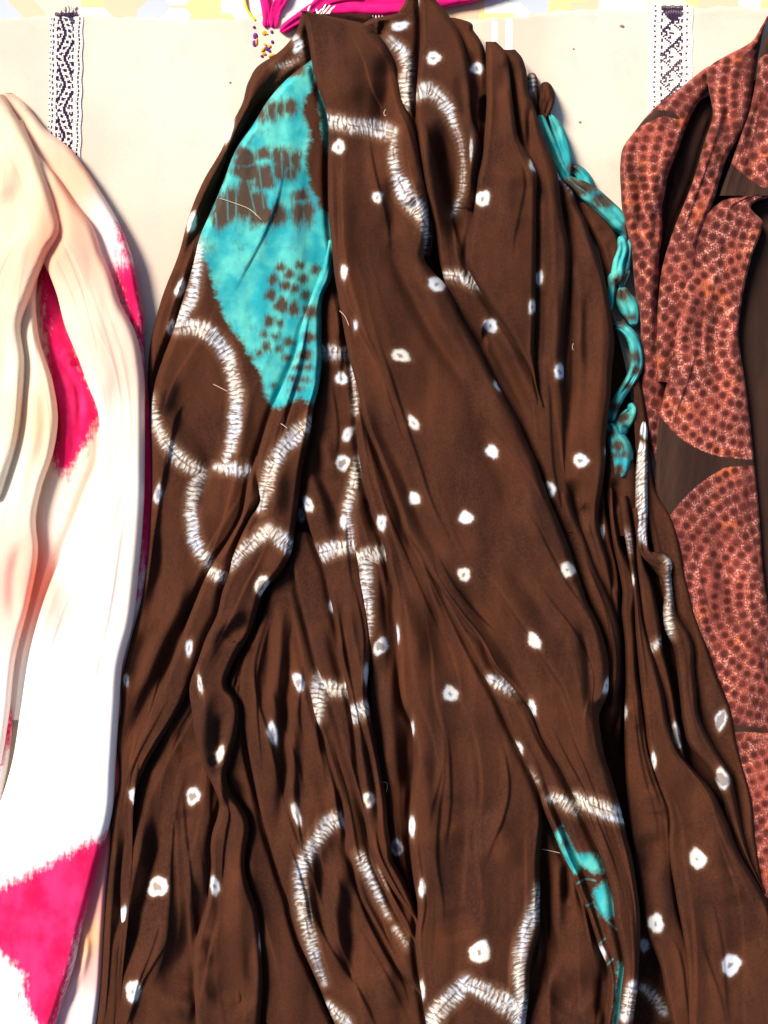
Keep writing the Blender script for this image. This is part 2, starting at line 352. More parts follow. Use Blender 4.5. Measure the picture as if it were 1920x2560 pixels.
sheet('c', B, [(735,1330),(732,1365),(732,1423),(741,1466),(755,1524),(773,1594),(790,1659),(805,1700),(822,1746),(839,1804),(855,1862),(868,1905),(886,1963),(901,2015),(914,2065),(920,2108),(938,2166),(961,2215),(984,2267),(1016,2325),(1039,2366)],
      [(770,1330),(800,1380),(825,1430),(840,1500),(855,1580),(868,1650),(880,1730),(893,1800),(903,1900),(915,1990),(930,2060),(944,2120),(964,2166),(990,2209),(1020,2253),(1045,2300),(1056,2366)], [(1330,50),(1600,66),(2366,74)], 1330, 2366, rl=12, dl=[(1330,6),(1500,20),(2366,24)], dr=0, nz=2,
      wr=[('g', cv('P4',(560,200),(600,450),(650,650),(690,850)), 8, -10)])
sheet('g', B, [(880,1180),(866,1225),(860,1264),(865,1301),(876,1330),(884,1371),(891,1409),(893,1452),(899,1495),(902,1539),(909,1573),(915,1600),(920,1639),(922,1685),(920,1760),(925,1850),(940,1930),(950,2000),(955,2080),(970,2160),(1000,2230),(1020,2280)],
      [(930,1180),(950,1250),(965,1307),(985,1371),(1000,1423),(1010,1480),(1020,1600),(1020,1717),(1040,1801),(1060,1891),(1055,1963),(1050,2064),(1055,2150),(1070,2280)], [(1180,52),(1300,66),(1600,74),(1800,64),(2280,56)], 1180, 2290, rl=16, dl=[(1180,2),(1260,20),(1650,26),(2290,5)], dr=0, nz=2.4,
      wr=[('g', cv('P2',(880,950),(930,1150),(980,1350)), 10, -10),('g', cv('P2',(1020,1600),(1060,1800),(1090,2100)) + cv('P4',(1100,300),(1110,700)), 10, -18),
          ('g', cv('P4',(960,500),(970,900),(1010,1200),(1040,1450)), 10, -12),
          ('g', cv('P4',(1060,600),(1090,1000),(1130,1400),(1180,1700)), 16, 12), ('g', cv('P4',(1220,1000),(1230,1400),(1240,1700)), 9, -18)])
sheet('RO', B, [(640,1140),(618,1210),(612,1250),(606,1280),(576,1342),(538,1400),(518,1435),(490,1500),(462,1570),(435,1640),(412,1700),(375,1780),(340,1860),(315,1920),(300,1975)],
      [(668,1140),(655,1200),(650,1250),(625,1295),(603,1345),(588,1394),(580,1429),(562,1480),(550,1539),(525,1594),(503,1650),(478,1714),(440,1790),(395,1862),(362,1920),(340,1975)], [(1140,58),(1250,62),(1500,64),(1750,56),(1975,46)], 1140, 1990, rl=18, rr=18, dl=[(1140,10),(1300,24),(1480,22),(1600,14),(1980,12)], dr=[(1140,18),(1600,22),(1980,12)], nz=1.6)
sheet('TR', B, TRL, TRR, [(600,62),(1000,70),(1400,74),(1700,66),(2560,58)], 600, 2900, rl=18, rr=22, dl=[(600,10),(900,18),(1150,20),(1450,24),(1690,18),(1760,8),(1930,8),(2010,20),(2560,14)], dr=[(600,24),(1000,34),(1600,36),(2560,26)], nz=2.6,
      wr=[('g', cv('P1',(1430,1000),(1400,1150),(1300,1330)), 15, -16), ('g', cv('P1',(1560,700),(1560,950),(1500,1150)), 20, 9),
          ('g', cv('P1',(1600,1350),(1450,1500),(1330,1900)), 14, -7),
          ('g', cv('P3',(1420,100),(1250,240),(1120,330),(1150,430)), 20, -17), ('g', cv('P3',(1350,60),(1150,180),(1020,350),(960,600)), 14, 10),
          ('g', cv('P3',(1100,950),(1060,1150),(1040,1350)), 10, -14), ('g', cv('P3',(980,700),(930,1000),(920,1300),(1000,1550)), 15, 11),
          ('g', cv('P3',(1060,1480),(1080,1650),(1100,1800)), 9, 10), ('g', cv('P3',(1010,1330),(1040,1450)), 7, -10),
          ('g', cv('P3',(1150,1600),(1250,1800)), 12, -8),
          ('g', cv('P5',(1150,560),(1080,680),(1080,950),(1070,1300),(1080,1480)), 20, -20), ('g', cv('P5',(1200,850),(1240,1150),(1240,1450)), 18, 9),
          ('g', cv('P5',(930,1400),(900,1550),(960,1750)), 15, 10), ('g', cv('P5',(1360,1300),(1340,1700),(1380,1950)), 12, -10),
          ('g', cv('P5',(950,2000),(1150,1950),(1350,2100)), 22, -14)])
F2L = [(870,880),(879,928),(882,978),(889,1018),(891,1076),(897,1134),(909,1206),(920,1250),(938,1307),(952,1345),(961,1371),(970,1423),(981,1461),(987,1539),(993,1590),(996,1659),(999,1717),(1007,1760),(1025,1801),(1033,1847),(1036,1891),(1030,1963),(1025,2021),(1022,2064),(1025,2120),(1033,2195),(1042,2253),(1039,2366),(1045,2426),(1056,2499),(1065,2557)]
sheet('F3', B, [(1300,1960),(1310,2200),(1290,2400),(1270,2560)], [(1400,1960),(1450,2080),(1500,2200),(1530,2350),(1560,2560)], 66, 1960, 2900, dl=0, dr=0, nz=3,
      wr=[('g', cv('Q7',(905,500),(890,800),(910,1200),(930,1400),(945,1600),(870,1800),(810,2000),(790,2250)), 13, -42),
          ('g', cv('Q7',(1080,800),(1100,1000),(1092,1200)), 7, -24), ('g', cv('Q7',(1010,800),(1020,1200),(1000,1500)), 12, 12),
          ('g', cv('Q7',(1180,1200),(1250,1600),(1200,1900)), 30, 12), ('g', cv('Q7',(1420,1700),(1400,1950),(1390,2200)), 10, -22),
          ('g', cv('Q7',(1000,2100),(1130,1980),(1280,2080)), 22, -12)])
sheet('F2', B, F2L, [(893,880),(900,950),(915,1020),(945,1110),(990,1210),(1015,1278),(1045,1340),(1075,1390),(1105,1450),(1140,1510),(1185,1600),(1230,1680),(1265,1760),(1300,1830),(1330,1900),(1352,1970),(1360,2044),(1355,2094),(1349,2151),(1350,2209),(1350,2267),(1349,2325),(1334,2383),(1326,2426),(1323,2484),(1314,2557)],
      [(880,82),(1300,90),(2560,98)], 880, 2900, rl=20, rr=20, dl=[(880,16),(1300,26),(2560,36)], dr=[(880,0),(1900,4),(2050,36),(2560,36)], nz=4,
      wr=[('g', cv('G',(60,300),(110,470),(170,700)), 24, 9), ('g', cv('G',(180,350),(290,650),(390,900)), 30, -9), ('g', cv('P4',(1440,0),(1540,350),(1640,700)), 22, -6),
          ('g', cv('Q7',(150,200),(250,500),(350,800)), 28, -10), ('g', cv('Q7',(420,350),(560,650),(660,900)), 24, 10), ('g', cv('P6',(1400,400),(1420,800),(1450,1200)), 26, 10),
          ('g', cv('P4',(1330,1200),(1400,1600),(1420,2000)), 14, 6), ('g', cv('P6',(1560,200),(1600,600)), 20, -9), ('g', cv('Q7',(100,1200),(200,1500)), 30, -7)])
sheet('t1', B, [(1040,1360),(1075,1430),(1105,1494),(1151,1581),(1191,1656),(1232,1731),(1272,1818),(1301,1882),(1323,1926),(1343,1972),(1360,2027),(1384,2082),(1407,2137),(1430,2180),(1447,2227),(1465,2267),(1482,2319),(1499,2371),(1517,2412),(1525,2455),(1522,2499),(1514,2557)],
      [(1062,1360),(1100,1430),(1135,1490),(1200,1585),(1248,1660),(1290,1715),(1330,1765),(1348,1800),(1370,1848),(1390,1885),(1415,1923),(1435,1963),(1455,2007),(1480,2056),(1500,2105),(1520,2151),(1535,2195),(1546,2238),(1552,2296),(1566,2354),(1575,2412),(1569,2470),(1560,2560)],
      [(1360,92),(1600,104),(2560,104)], 1360, 2900, rl=16, rr=20, dl=[(1360,8),(1500,24),(2560,34)], dr=[(1360,10),(1900,30),(2560,16)], nz=1.6,
      wr=[('g', cv('Q7',(800,-100),(870,40),(930,190),(1000,370),(1100,600),(1180,800),(1250,930),(1330,1180),(1400,1400),(1480,1680),(1530,1900)), 7, -24)])
FR = [(770,29),(850,46),(905,58),(943,84),(977,130),(992,162),(997,200),(1005,250),(1030,300),(1045,360),(1055,420),(1066,480),(1073,535),(1070,593),(1064,619),(1061,645),(1081,677),(1113,711),(1134,746),(1151,784),(1174,827),(1200,872),(1235,944),(1269,1005),(1295,1051),(1316,1103),(1339,1149),(1356,1198),(1371,1242),(1397,1304),(1420,1362),(1440,1425),(1455,1466),(1469,1509),(1492,1552),(1510,1602),(1521,1654),(1522,1700),(1520,1730),(1498,1790),(1503,1840),(1512,1890),(1528,1940),(1547,2005),(1559,2051),(1567,2092),(1579,2135),(1590,2200),(1599,2267),(1599,2383),(1594,2470),(1582,2560)]
FL = [(752,27),(763,58),(772,101),(783,174),(798,226),(815,275),(822,333),(820,405),(820,463),(822,535),(830,622),(838,697),(847,749),(858,813),(868,871),(878,914),(891,960),(903,1018),(920,1076),(938,1119),(955,1163),(972,1206),(987,1249),(998,1278),(1016,1336),(1048,1384),(1080,1440),(1115,1492),(1160,1555),(1200,1602),(1235,1668),(1272,1709),(1295,1738),(1322,1767),(1336,1796),(1356,1848),(1374,1880),(1401,1923),(1421,1963),(1441,2007),(1465,2056),(1485,2105),(1505,2151),(1520,2195),(1531,2238),(1537,2296),(1551,2354),(1560,2412),(1554,2470),(1545,2560)]
sheet('GS', B, [(1000,33),(948,43),(914,55),(900,75),(920,140),(940,250),(950,380),(960,520),(980,640)], [(1047,32),(1060,43),(1070,101),(1070,174),(1068,260),(1070,347),(1080,420),(1090,500),(1085,580),(1075,640)], [(33,84),(300,96),(640,86)], 33, 640, rl=18, dl=26, dr=0, nz=2,
      wr=[('g', cv('Q1',(950,300),(960,600),(960,900),(940,1100)), 16, 9), ('g', cv('Q1',(780,950),(790,1150),(810,1350)), 16, -30), ('g', cv('Q1',(820,260),(760,240),(700,230)), 12, -16)])
sheet('HB', B, [(1016,-40),(1010,10),(996,30),(985,60)], [(1060,-40),(1070,10),(1075,60)], 70, -40, 70, rl=10, dl=20, dr=0, nz=1)
K_L = [(1214,104),(1214,130),(1216,199),(1216,263),(1211,335),(1204,393),(1193,436),(1187,494),(1181,552),(1169,610),(1165,654),(1191,711),(1222,760),(1267,825),(1301,880),(1330,932)]
sheet('K3', B, [(1380,425),(1385,500),(1390,620),(1395,800),(1395,1000),(1398,1200),(1410,1330),(1440,1500)],
      [(1392,425),(1404,448),(1430,476),(1444,511),(1465,552),(1479,595),(1494,639),(1513,698),(1524,756),(1533,814),(1537,857),(1531,915),(1527,987),(1521,1045),(1515,1103),(1514,1161),(1507,1219),(1499,1270),(1498,1300),(1510,1355),(1525,1400),(1535,1450),(1540,1500)], [(425,60),(640,88),(1200,88),(1500,64)], 425, 1510, rr=20, dr=[(425,30),(640,44),(1510,44)], dl=0, nz=2.5,
      wr=[('g', cv('Q4',(790,0),(820,400),(810,900),(790,1300),(800,1700)), 9, -20), ('g', cv('Q4',(860,200),(850,600),(840,1000)), 9, 7), ('g', cv('Q4',(920,300),(930,700),(950,1100)), 9, -8), ('g', cv('Q4',(1030,300),(1060,800),(1010,1300),(980,1800)), 18, 12),
          ('g', cv('Q3',(1060,1500),(1120,1750),(1190,2000),(1230,2200)), 14, -18), ('g', cv('Q4',(800,1900),(830,2200)) + cv('Q5',(880,150),(900,330)), 14, -26)])
sheet('K2', B, [(1250,124),(1255,200),(1265,300),(1290,400),(1310,500),(1312,700),(1312,940),(1330,1060),(1350,1160),(1390,1280),(1410,1320)],
      [(1288,124),(1303,141),(1314,170),(1323,234),(1340,280),(1352,320),(1369,364),(1386,407),(1395,440),(1401,494),(1409,552),(1421,610),(1424,660),(1423,698),(1417,785),(1413,857),(1411,944),(1416,1016),(1418,1100),(1420,1160),(1424,1200),(1432,1262),(1440,1320)], [(124,70),(300,96),(700,100),(1320,84)], 124, 1330, rl=10, dl=0, dr=[(124,34),(450,28),(1330,30)], rr=20, nz=2,
      wr=[('g', cv('Q3',(600,300),(610,560),(640,800),(690,1020),(770,1150)), 9, -18), ('g', cv('Q3',(775,650),(775,900),(775,1150)), 6, -14), ('g', cv('Q4',(560,200),(560,700),(560,1000)), 10, -8), ('g', cv('Q4',(660,100),(660,600),(650,900),(700,1300)), 10, 10)])
sheet('HP', B, [(1110,44),(1140,100),(1160,200),(1172,300),(1178,500)], [(1135,44),(1160,50),(1185,78),(1203,104),(1216,140),(1226,200),(1226,263),(1221,335),(1214,393),(1200,440),(1190,520)], [(44,66),(200,86),(520,76)], 44, 530, rl=8, dl=0, dr=22, rr=16, nz=2, wr=[('g', cv('Q1',(1520,400),(1560,700),(1590,950)), 9, -16), ('g', cv('Q3',(380,600),(390,900)), 9, -18)])
sheet('H', B, [(1044,-60),(1046,0),(1050,43),(1050,101),(1044,174),(1038,260),(1041,347),(1053,420),(1061,477),(1070,520),(1084,564),(1093,622),(1099,654),(1108,691),(1120,740),(1150,820),(1190,900),(1230,980),(1270,1060),(1300,1140),(1340,1230),(1370,1300),(1400,1380),(1430,1470),(1450,1560),(1470,1660),(1480,1760),(1490,1880)],
      [(1060,-60),(1090,0),(1102,14),(1125,43),(1145,76),(1160,116),(1172,170),(1178,230),(1182,300),(1200,350),(1206,385),(1200,436),(1195,494),(1190,552),(1180,610),(1178,654),(1204,711),(1235,760),(1280,825),(1313,880),(1338,932),(1346,970),(1358,1010),(1372,1051),(1383,1103),(1397,1161),(1414,1204),(1431,1262),(1441,1292),(1463,1341),(1486,1408),(1507,1457),(1533,1515),(1550,1573),(1554,1645),(1552,1720),(1545,1790),(1530,1880)],
      [(-60,98),(300,106),(700,96),(1000,90),(1700,80),(1880,22)], -60, 1900, rl=18, rr=20, dl=[(-60,30),(600,34),(720,14),(900,0),(1900,0)], dr=[(-60,24),(350,10),(900,10),(980,24),(1500,34),(1900,30)], nz=2.4,
      wr=[('g', cv('Q1',(1230,1000),(1280,1350),(1320,1550),(1345,1750),(1390,1950),(1430,2130),(1480,2330)), 20, -58),
          ('r', cv('Q1',(1110,1000),(1190,1330),(1250,1600),(1330,1850),(1400,2050),(1470,2260)), 5, 16, 40), ('s', cv('Q1',(1330,1000),(1400,1250),(1420,1430),(1400,1650),(1350,1800),(1400,1950)), 5, 18, 40),
          ('g', cv('Q1',(1100,1100),(1130,1400),(1190,1750),(1280,2050)), 15, 6), ('g', cv('Q1',(1400,600),(1450,900),(1500,1100)), 10, -8),
          ('g', cv('Q2',(1380,880),(1500,1100),(1600,1300)) + cv('Q4',(80,700),(250,1050),(400,1400),(520,1750)), 18, -26),
          ('g', cv('Q4',(100,550),(300,900),(450,1200),(560,1500)), 16, 12), ('g', cv('Q4',(560,1600),(660,1900),(720,2100)), 10, -10),
          ('g', cv('Q5',(700,150),(800,400),(880,650),(960,850)), 14, -12), ('g', cv('Q5',(1140,1400),(1150,1700),(1130,2000)), 10, 10)])
sheet('F', B, FL, FR, [(27,96),(200,112),(600,114),(1200,116),(2560,118)], 27, 2900, rl=[(27,18),(700,16),(2560,20)], rr=26, dl=[(27,36),(300,32),(900,26),(1300,18),(1500,16),(1900,30),(2560,30)], dr=[(27,34),(120,40),(250,26),(480,10),(540,30),(900,34),(1500,36),(2560,40)], nz=3,
      wr=[('s', cv('Q1',(335,1330),(370,1600),(385,1900)) + cv('Q2',(382,400),(382,620),(400,800),(450,1000),(520,1130),(600,1280),(690,1440),(760,1620),(850,1800),(930,1960)), 5, 16, 55),
          ('g', cv('P2',(880,0),(960,280),(1060,500),(1180,740),(1270,950),(1380,1230),(1530,1500),(1640,1720)), 16, -24),
          ('g', cv('Q2',(830,250),(850,550),(920,720),(1020,900),(1130,1130),(1250,1330),(1400,1550),(1500,1720),(1650,1950)), 15, -20),
          ('g', cv('Q2',(960,560),(1050,750),(1180,950),(1300,1180),(1450,1450)), 20, 10),
          ('g', cv('Q2',(600,500),(640,800),(800,1200),(950,1500),(1150,1800)), 34, 10),
          ('g', cv('Q1',(760,400),(800,700),(770,950),(790,1250)), 20, -32), ('g', cv('Q1',(300,350),(420,700),(460,950)), 34, 10),
          ('g', cv('Q1',(830,1500),(840,1800),(850,2100)), 16, -15), ('g', cv('Q1',(950,1550),(1010,1800)), 20, 10),
          ('s', [(1180,1380),(1200,1411),(1238,1466),(1272,1518),(1310,1573),(1336,1615),(1365,1660),(1403,1717),(1420,1761),(1445,1850),(1470,1930)], 6, 16, 80),
          ('g', [(1085,1370),(1150,1450),(1205,1540),(1265,1640),(1320,1740),(1365,1840)], 18, -26),
          ('g', cv('Q5',(200,480),(400,800),(560,1050),(650,1250)), 20, -13), ('g', cv('Q4',(0,1300),(130,1750),(300,2100)) + cv('Q5',(330,250)), 20, -10),
          ('g', cv('Q4',(60,1100),(220,1500),(350,1850)) + cv('Q5',(500,200),(700,500)), 26, 9),
          ('g', cv('Q5',(860,1000),(930,1400),(965,1750),(1010,2000)), 10, -20), ('g', cv('Q5',(850,750),(1000,1150),(1060,1450)), 12, 10), ('g', cv('Q5',(1060,1750),(1070,1950)), 14, -22),
          ('g', cv('Q7',(1300,450),(1400,700),(1520,1000),(1580,1400),(1620,1800)), 22, 10), ('g', cv('Q6',(60,500),(120,800),(200,1150)), 20, 8), ('g', cv('Q7',(1120,100),(1200,250),(1280,380)), 12, -8)])
sheet('K', B, [(1214,104)] + K_L[1:] + [(1338,964),(1352,1010)], [(1240,104),(1262,127),(1270,160),(1274,180),(1278,222),(1286,291),(1298,349),(1324,393),(1340,430),(1341,500),(1340,640),(1339,800),(1339,930),(1344,970),(1357,1012)], [(104,88),(250,114),(700,118),(1012,104)], 104, 1015, rl=22, rr=18, dl=[(104,30),(650,34),(850,18),(1015,14)], dr=[(104,10),(400,16),(900,34),(1015,20)], nz=3, et=0,
      wr=[('g', cv('Q3',(480,300),(500,700),(520,1000)), 14, -8), ('g', cv('Q3',(560,300),(560,600)), 9, -7), ('g', cv('Q3',(600,1100),(600,1500),(560,1900)), 26, 8), ('g', cv('Q3',(720,1300),(700,1700)), 26, -6)])
# right hand folds
sheet('R6', B, [(1585,1000),(1588,1100),(1600,1200),(1620,1300),(1640,1400),(1660,1500),(1690,1600),(1710,1700),(1730,1800),(1770,1880),(1800,1960),(1820,2050),(1850,2150),(1880,2240)],
      [(1598,940),(1610,980),(1622,1060),(1628,1140),(1645,1230),(1678,1285),(1701,1355),(1718,1442),(1738,1523),(1770,1616),(1793,1685),(1828,1772),(1845,1859),(1860,1917),(1880,1991),(1891,2092),(1903,2164),(1911,2215),(1922,2260)], [(940,52),(1500,58),(2240,64)], 940, 2260, rr=16, dr=[(940,24),(2260,30)], dl=0, nz=2,
      wr=[('g', cv('Q6',(1080,200),(1100,600),(1200,820),(1330,1080),(1410,1450),(1480,1780)), 12, -20)])
sheet('R3', B, [(1545,1240),(1560,1330),(1575,1420),(1585,1500),(1590,1600),(1600,1700),(1612,1800),(1622,1875),(1640,1940),(1655,1985),(1672,2040),(1672,2120),(1690,2240),(1715,2383),(1722,2560)],
      [(1570,1240),(1585,1330),(1588,1370),(1592,1414),(1602,1486),(1612,1558),(1626,1610),(1643,1670),(1660,1730),(1671,1803),(1683,1846),(1700,1884),(1724,1912),(1752,1941),(1781,1976),(1802,2014),(1819,2051),(1839,2106),(1860,2150),(1886,2193),(1912,2240),(1945,2330),(1980,2440),(2010,2560)], [(1240,66),(1700,80),(2100,88),(2560,88)], 1240, 2900, rl=18, rr=20, dl=[(1240,12),(1700,22),(1950,14),(2560,10)], dr=[(1240,20),(1700,24),(2000,36),(2560,36)], nz=3.4,
      wr=[('g', cv('Q6',(1000,1250),(1150,1500),(1240,1800),(1300,2100)), 20, 10), ('g', cv('Q6',(900,1150),(930,1500),(900,1900)), 20, -9), ('g', cv('Q6',(1250,1650),(1330,1950),(1420,2200)), 16, -10),
          ('g', cv('I',(1350,550),(1400,750),(1420,950)), 26, -10), ('g', cv('I',(1590,650),(1540,800),(1520,1000)), 26, -12), ('g', cv('I',(1480,420),(1500,600)), 26, 9)])
sheet('R4', B, [(1580,1270),(1590,1340),(1592,1400),(1600,1480),(1610,1558),(1622,1610),(1640,1670),(1655,1730),(1666,1803),(1680,1850),(1700,1900),(1720,1950)],
      [(1600,1270),(1606,1340),(1611,1402),(1628,1448),(1643,1515),(1652,1573),(1656,1614),(1669,1658),(1686,1730),(1698,1803),(1705,1855),(1715,1889),(1735,1950)], [(1270,74),(1600,74),(1950,60)], 1270, 1955, rl=12, rr=14, dl=14, dr=30, nz=1.4)
sheet('R5', B, [(1612,1380),(1617,1405),(1636,1428),(1652,1450),(1660,1486),(1657,1529),(1662,1573),(1683,1617),(1692,1672),(1700,1745),(1709,1817),(1724,1866),(1747,1895),(1773,1924),(1793,1962),(1810,2005),(1831,2077),(1851,2121),(1880,2179),(1903,2222)],
      [(1650,1380),(1672,1394),(1678,1440),(1684,1500),(1692,1535),(1722,1581),(1734,1620),(1735,1658),(1741,1730),(1744,1774),(1755,1811),(1781,1860),(1807,1904),(1825,1933),(1836,1976),(1848,2034),(1860,2092),(1871,2135),(1891,2184),(1910,2225)], [(1380,72),(1700,80),(2225,74)], 1380, 2230, rl=16, rr=16, dl=34, dr=26, nz=1.8)
sheet('R1', B, [(1490,1210),(1495,1300),(1505,1400),(1515,1480),(1520,1600),(1518,1750),(1515,1860)], [(1512,1210),(1516,1269),(1527,1321),(1536,1370),(1547,1425),(1554,1471),(1552,1529),(1559,1587),(1562,1660),(1562,1732),(1560,1880)], [(1210,58),(1500,60),(1700,66),(1885,18)], 1210, 1890, rr=16, dr=28, dl=0, nz=1.6)
sheet('R2', B, [(1520,1220),(1524,1290),(1535,1370),(1548,1430),(1556,1480),(1554,1530),(1560,1600),(1563,1700),(1561,1780),(1561,1860),(1564,1947),(1570,2034),(1578,2121),(1593,2240),(1614,2325),(1649,2412),(1666,2499),(1680,2560)],
      [(1534,1220),(1539,1298),(1554,1370),(1577,1414),(1592,1442),(1594,1486),(1588,1529),(1591,1602),(1597,1690),(1606,1750),(1614,1803),(1625,1875),(1640,1933),(1654,1970),(1671,2005),(1682,2034),(1681,2077),(1684,2135),(1692,2240),(1701,2290),(1725,2370),(1735,2440),(1735,2560)], [(1220,62),(1600,76),(2560,82)], 1220, 2900, rl=16, rr=18, dl=[(1220,16),(1600,24),(2560,36)], dr=[(1220,22),(2000,30),(2560,26)], nz=3,
      wr=[('g', cv('Q6',(620,1650),(650,1850),(600,2050)), 22, -14), ('g', cv('Q6',(640,1250),(760,1450),(760,1550)), 22, 9), ('g', cv('Q6',(500,500),(530,800)), 12, 6), ('g', cv('I',(1180,350),(1190,500),(1240,700)), 20, 8)])
# knot and turquoise ruffle on the right
tube('K4a', B, cv('Q3',(790,420),(800,560),(800,740),(800,860)), [12,15,15,12], 48, 22, part='knot')
tube('K4b', B, cv('Q3',(900,500),(925,620),(900,740),(880,820)), [12,20,18,10], 42, 26, part='knot')
TQL = 'gathered turquoise edge beside the brown folds'
tube('T1', B, cv('Q3',(850,760),(890,900),(960,1080),(1050,1250),(1120,1360)), [14,16,20,20,14], 44, 24, part='turquoise_ruffle', label=TQL)
tube('T1b', B, cv('Q3',(940,770),(1010,900),(1060,1060),(1095,1220),(1110,1330)), [8,15,18,18,10], 40, 24, part='turquoise_ruffle', label=TQL)
tube('T2', B, cv('Q3',(1130,1230),(1210,1290),(1270,1370),(1290,1450)), [13,16,17,14], 34, 24, part='turquoise_ruffle', label=TQL)
tube('T3', B, cv('Q3',(1060,1330),(1180,1400),(1300,1480),(1420,1590),(1530,1700),(1600,1790),(1600,1880),(1540,1960)), [10,20,24,26,26,18,12,6], [50,54,52,48,44,40,34,30], 28, part='turquoise_ruffle', label=TQL)
tube('T3b', B, cv('Q3',(1220,1530),(1330,1700),(1430,1850),(1480,2000),(1500,2200)) + cv('Q4',(1080,300)), [14,24,28,28,22,14], 46, 26, part='fold')
tube('T4', B, cv('Q3',(1560,1830),(1580,1940),(1550,2050),(1520,2200)) + cv('Q4',(1150,200),(1125,400),(1120,480)), [10,15,17,17,15,10,6], 56, 24, part='turquoise_ruffle', label=TQL)
tube('T4b', B, cv('Q3',(1640,1850),(1630,2000),(1600,2120)) + cv('Q4',(1260,150),(1200,290)), [6,10,12,12,8], 46, 20, part='turquoise_ruffle', label=TQL)
tube('T5', B, cv('Q4',(1220,260),(1240,360),(1290,450),(1320,540),(1330,610)), [12,22,26,18,8], 50, 26, part='turquoise_ruffle', label=TQL)
tube('T6', B, cv('Q4',(1140,590),(1230,620),(1310,700),(1350,830),(1350,960),(1290,1090),(1210,1210),(1150,1330),(1120,1440)), [9,13,15,16,16,14,13,14,12], [58,62,64,64,62,60,60,58,54], 26, part='turquoise_ruffle', label=TQL)
tube('T7', B, cv('Q4',(1290,1270),(1310,1330),(1260,1410),(1220,1470),(1230,1560)), [9,14,20,20,14], 56, 24, part='turquoise_ruffle', label=TQL)
tube('T8', B, cv('Q4',(1110,1440),(1160,1540),(1210,1680),(1220,1810),(1200,1920)), [10,22,32,28,18], 62, 28, part='turquoise_ruffle', label=TQL)
tube('TW', B, cv('Q4',(1420,1420),(1410,1600),(1400,1800),(1395,2000),(1395,2212)) + cv('Q5',(1395,200),(1400,350),(1420,480),(1520,580),(1620,640)), [8,12,15,16,16,15,13,13,12,8], [62,66,70,74,76,78,80,80,78,74], 28, part='stitched_fold')
sheet('RT', B, [(1512,1120),(1514,1200),(1520,1260),(1535,1330)], [(1570,1120),(1592,1180),(1594,1260),(1596,1330)], 58, 1120, 1340, dl=6, dr=14, nz=2, wr=[('g', cv('Q4',(1170,1900),(1180,2100),(1190,2212)), 8, -18)])

settle('brown')
# ---------------- dyed marks on the brown scarf
for a in [(1000,65,21,12,-10),(1084,145,19,16),(1193,171,16,16,20),(847,367,15,20,10),(944,493,14,14),(1207,496,19,21),(860,680,9,18),(1094,710,24,20,15),(1227,814,18,18),
          (1002,889,25,16,10),(854,946,16,17,-20),(1034,1057,12,20,-35),(870,1085,12,22,25),(770,1261,13,20,-20),(1036,1246,14,18,-20),(954,1307,13,20),
          (1126,1734,18,22,-20),(741,2035,10,30,-15),(550,1885,11,20,15),(338,1992,14,23,-8),(537,2215,12,24,-10),(307,2292,10,28,8),(333,2478,19,30),
          (1348,695,10,18),(1331,767,10,18),(1400,929,14,21,-15),(1246,963,9,17,-30),(1230,1129,15,19,-25),(1374,1223,15,21,-15),(1452,1151,19,19),(1609,1074,11,25,-10),(1334,412,11,17,-15),
          (1420,1424,19,20),(1165,1294,18,18),(1160,1436,17,17),(1336,1602,15,23,-35),(1330,1770,10,22,-10),(1517,1715,8,21,10),(1297,1871,9,20,-20),(1744,2147,21,28,-10),(1640,2308,20,26),(1828,2412,25,28,20),(1200,2380,28,30),(1501,2386,13,25,-15),
          (480,556,12,27,15),(573,330,8,30,20),(746,116,11,18,30),(451,721,12,25,20),(1042,4,6,12)]:
    dot(*a[:4], rot=a[4] if len(a) > 4 else 0)
for a in [(857,1157,19,20,0,.5),(952,1616,18,23,25,.55),(747,1705,14,24,-15,.5),(682,1833,13,29,-15,.42),(923,1999,15,20,0,.4),(993,2119,15,22,0,.6),(473,1620,9,21,8,.4),(500,1710,6,22,-8,.4),
          (483,1990,18,23,0,.5),(315,1700,7,14,0,.4),(395,2217,25,28,20,.42),(654,1463,18,25,20,.55),(395,1235,9,25,10,.6),(1802,1800,15,26,8,.72),(1692,1840,14,32,-10,.74),(1806,1947,18,28,-15,.72),(428,819,9,20,10,.5),(755,1287,11,18,0,.5)]:
    dot(*a[:4], rot=a[4], ring=a[5])
for x, y, rx, ry, on in [(889,812,5,11,'F'),(860,1304,9,20,'W'),(828,1516,6,14,'c'),(915,1685,6,28,'W'),(994,1587,5,22,'F2'),(1031,1821,5,16,'F2'),(1029,2066,9,27,'F2'),(1055,2221,9,21,'F2'),(1054,2478,9,24,'F2'),
                         (653,2354,6,24,'TR'),(1517,1129,5,10,'K3'),(1400,438,9,12,'K3'),(1506,1330,5,19,'R1'),(1582,1451,4,12,'R3'),(1564,1781,4,14,'R2'),(1634,1904,7,22,'R3'),(1611,2363,12,18,'base'),(1178,372,4,24,'H')]:
    dot(x, y, rx, ry, on=on)

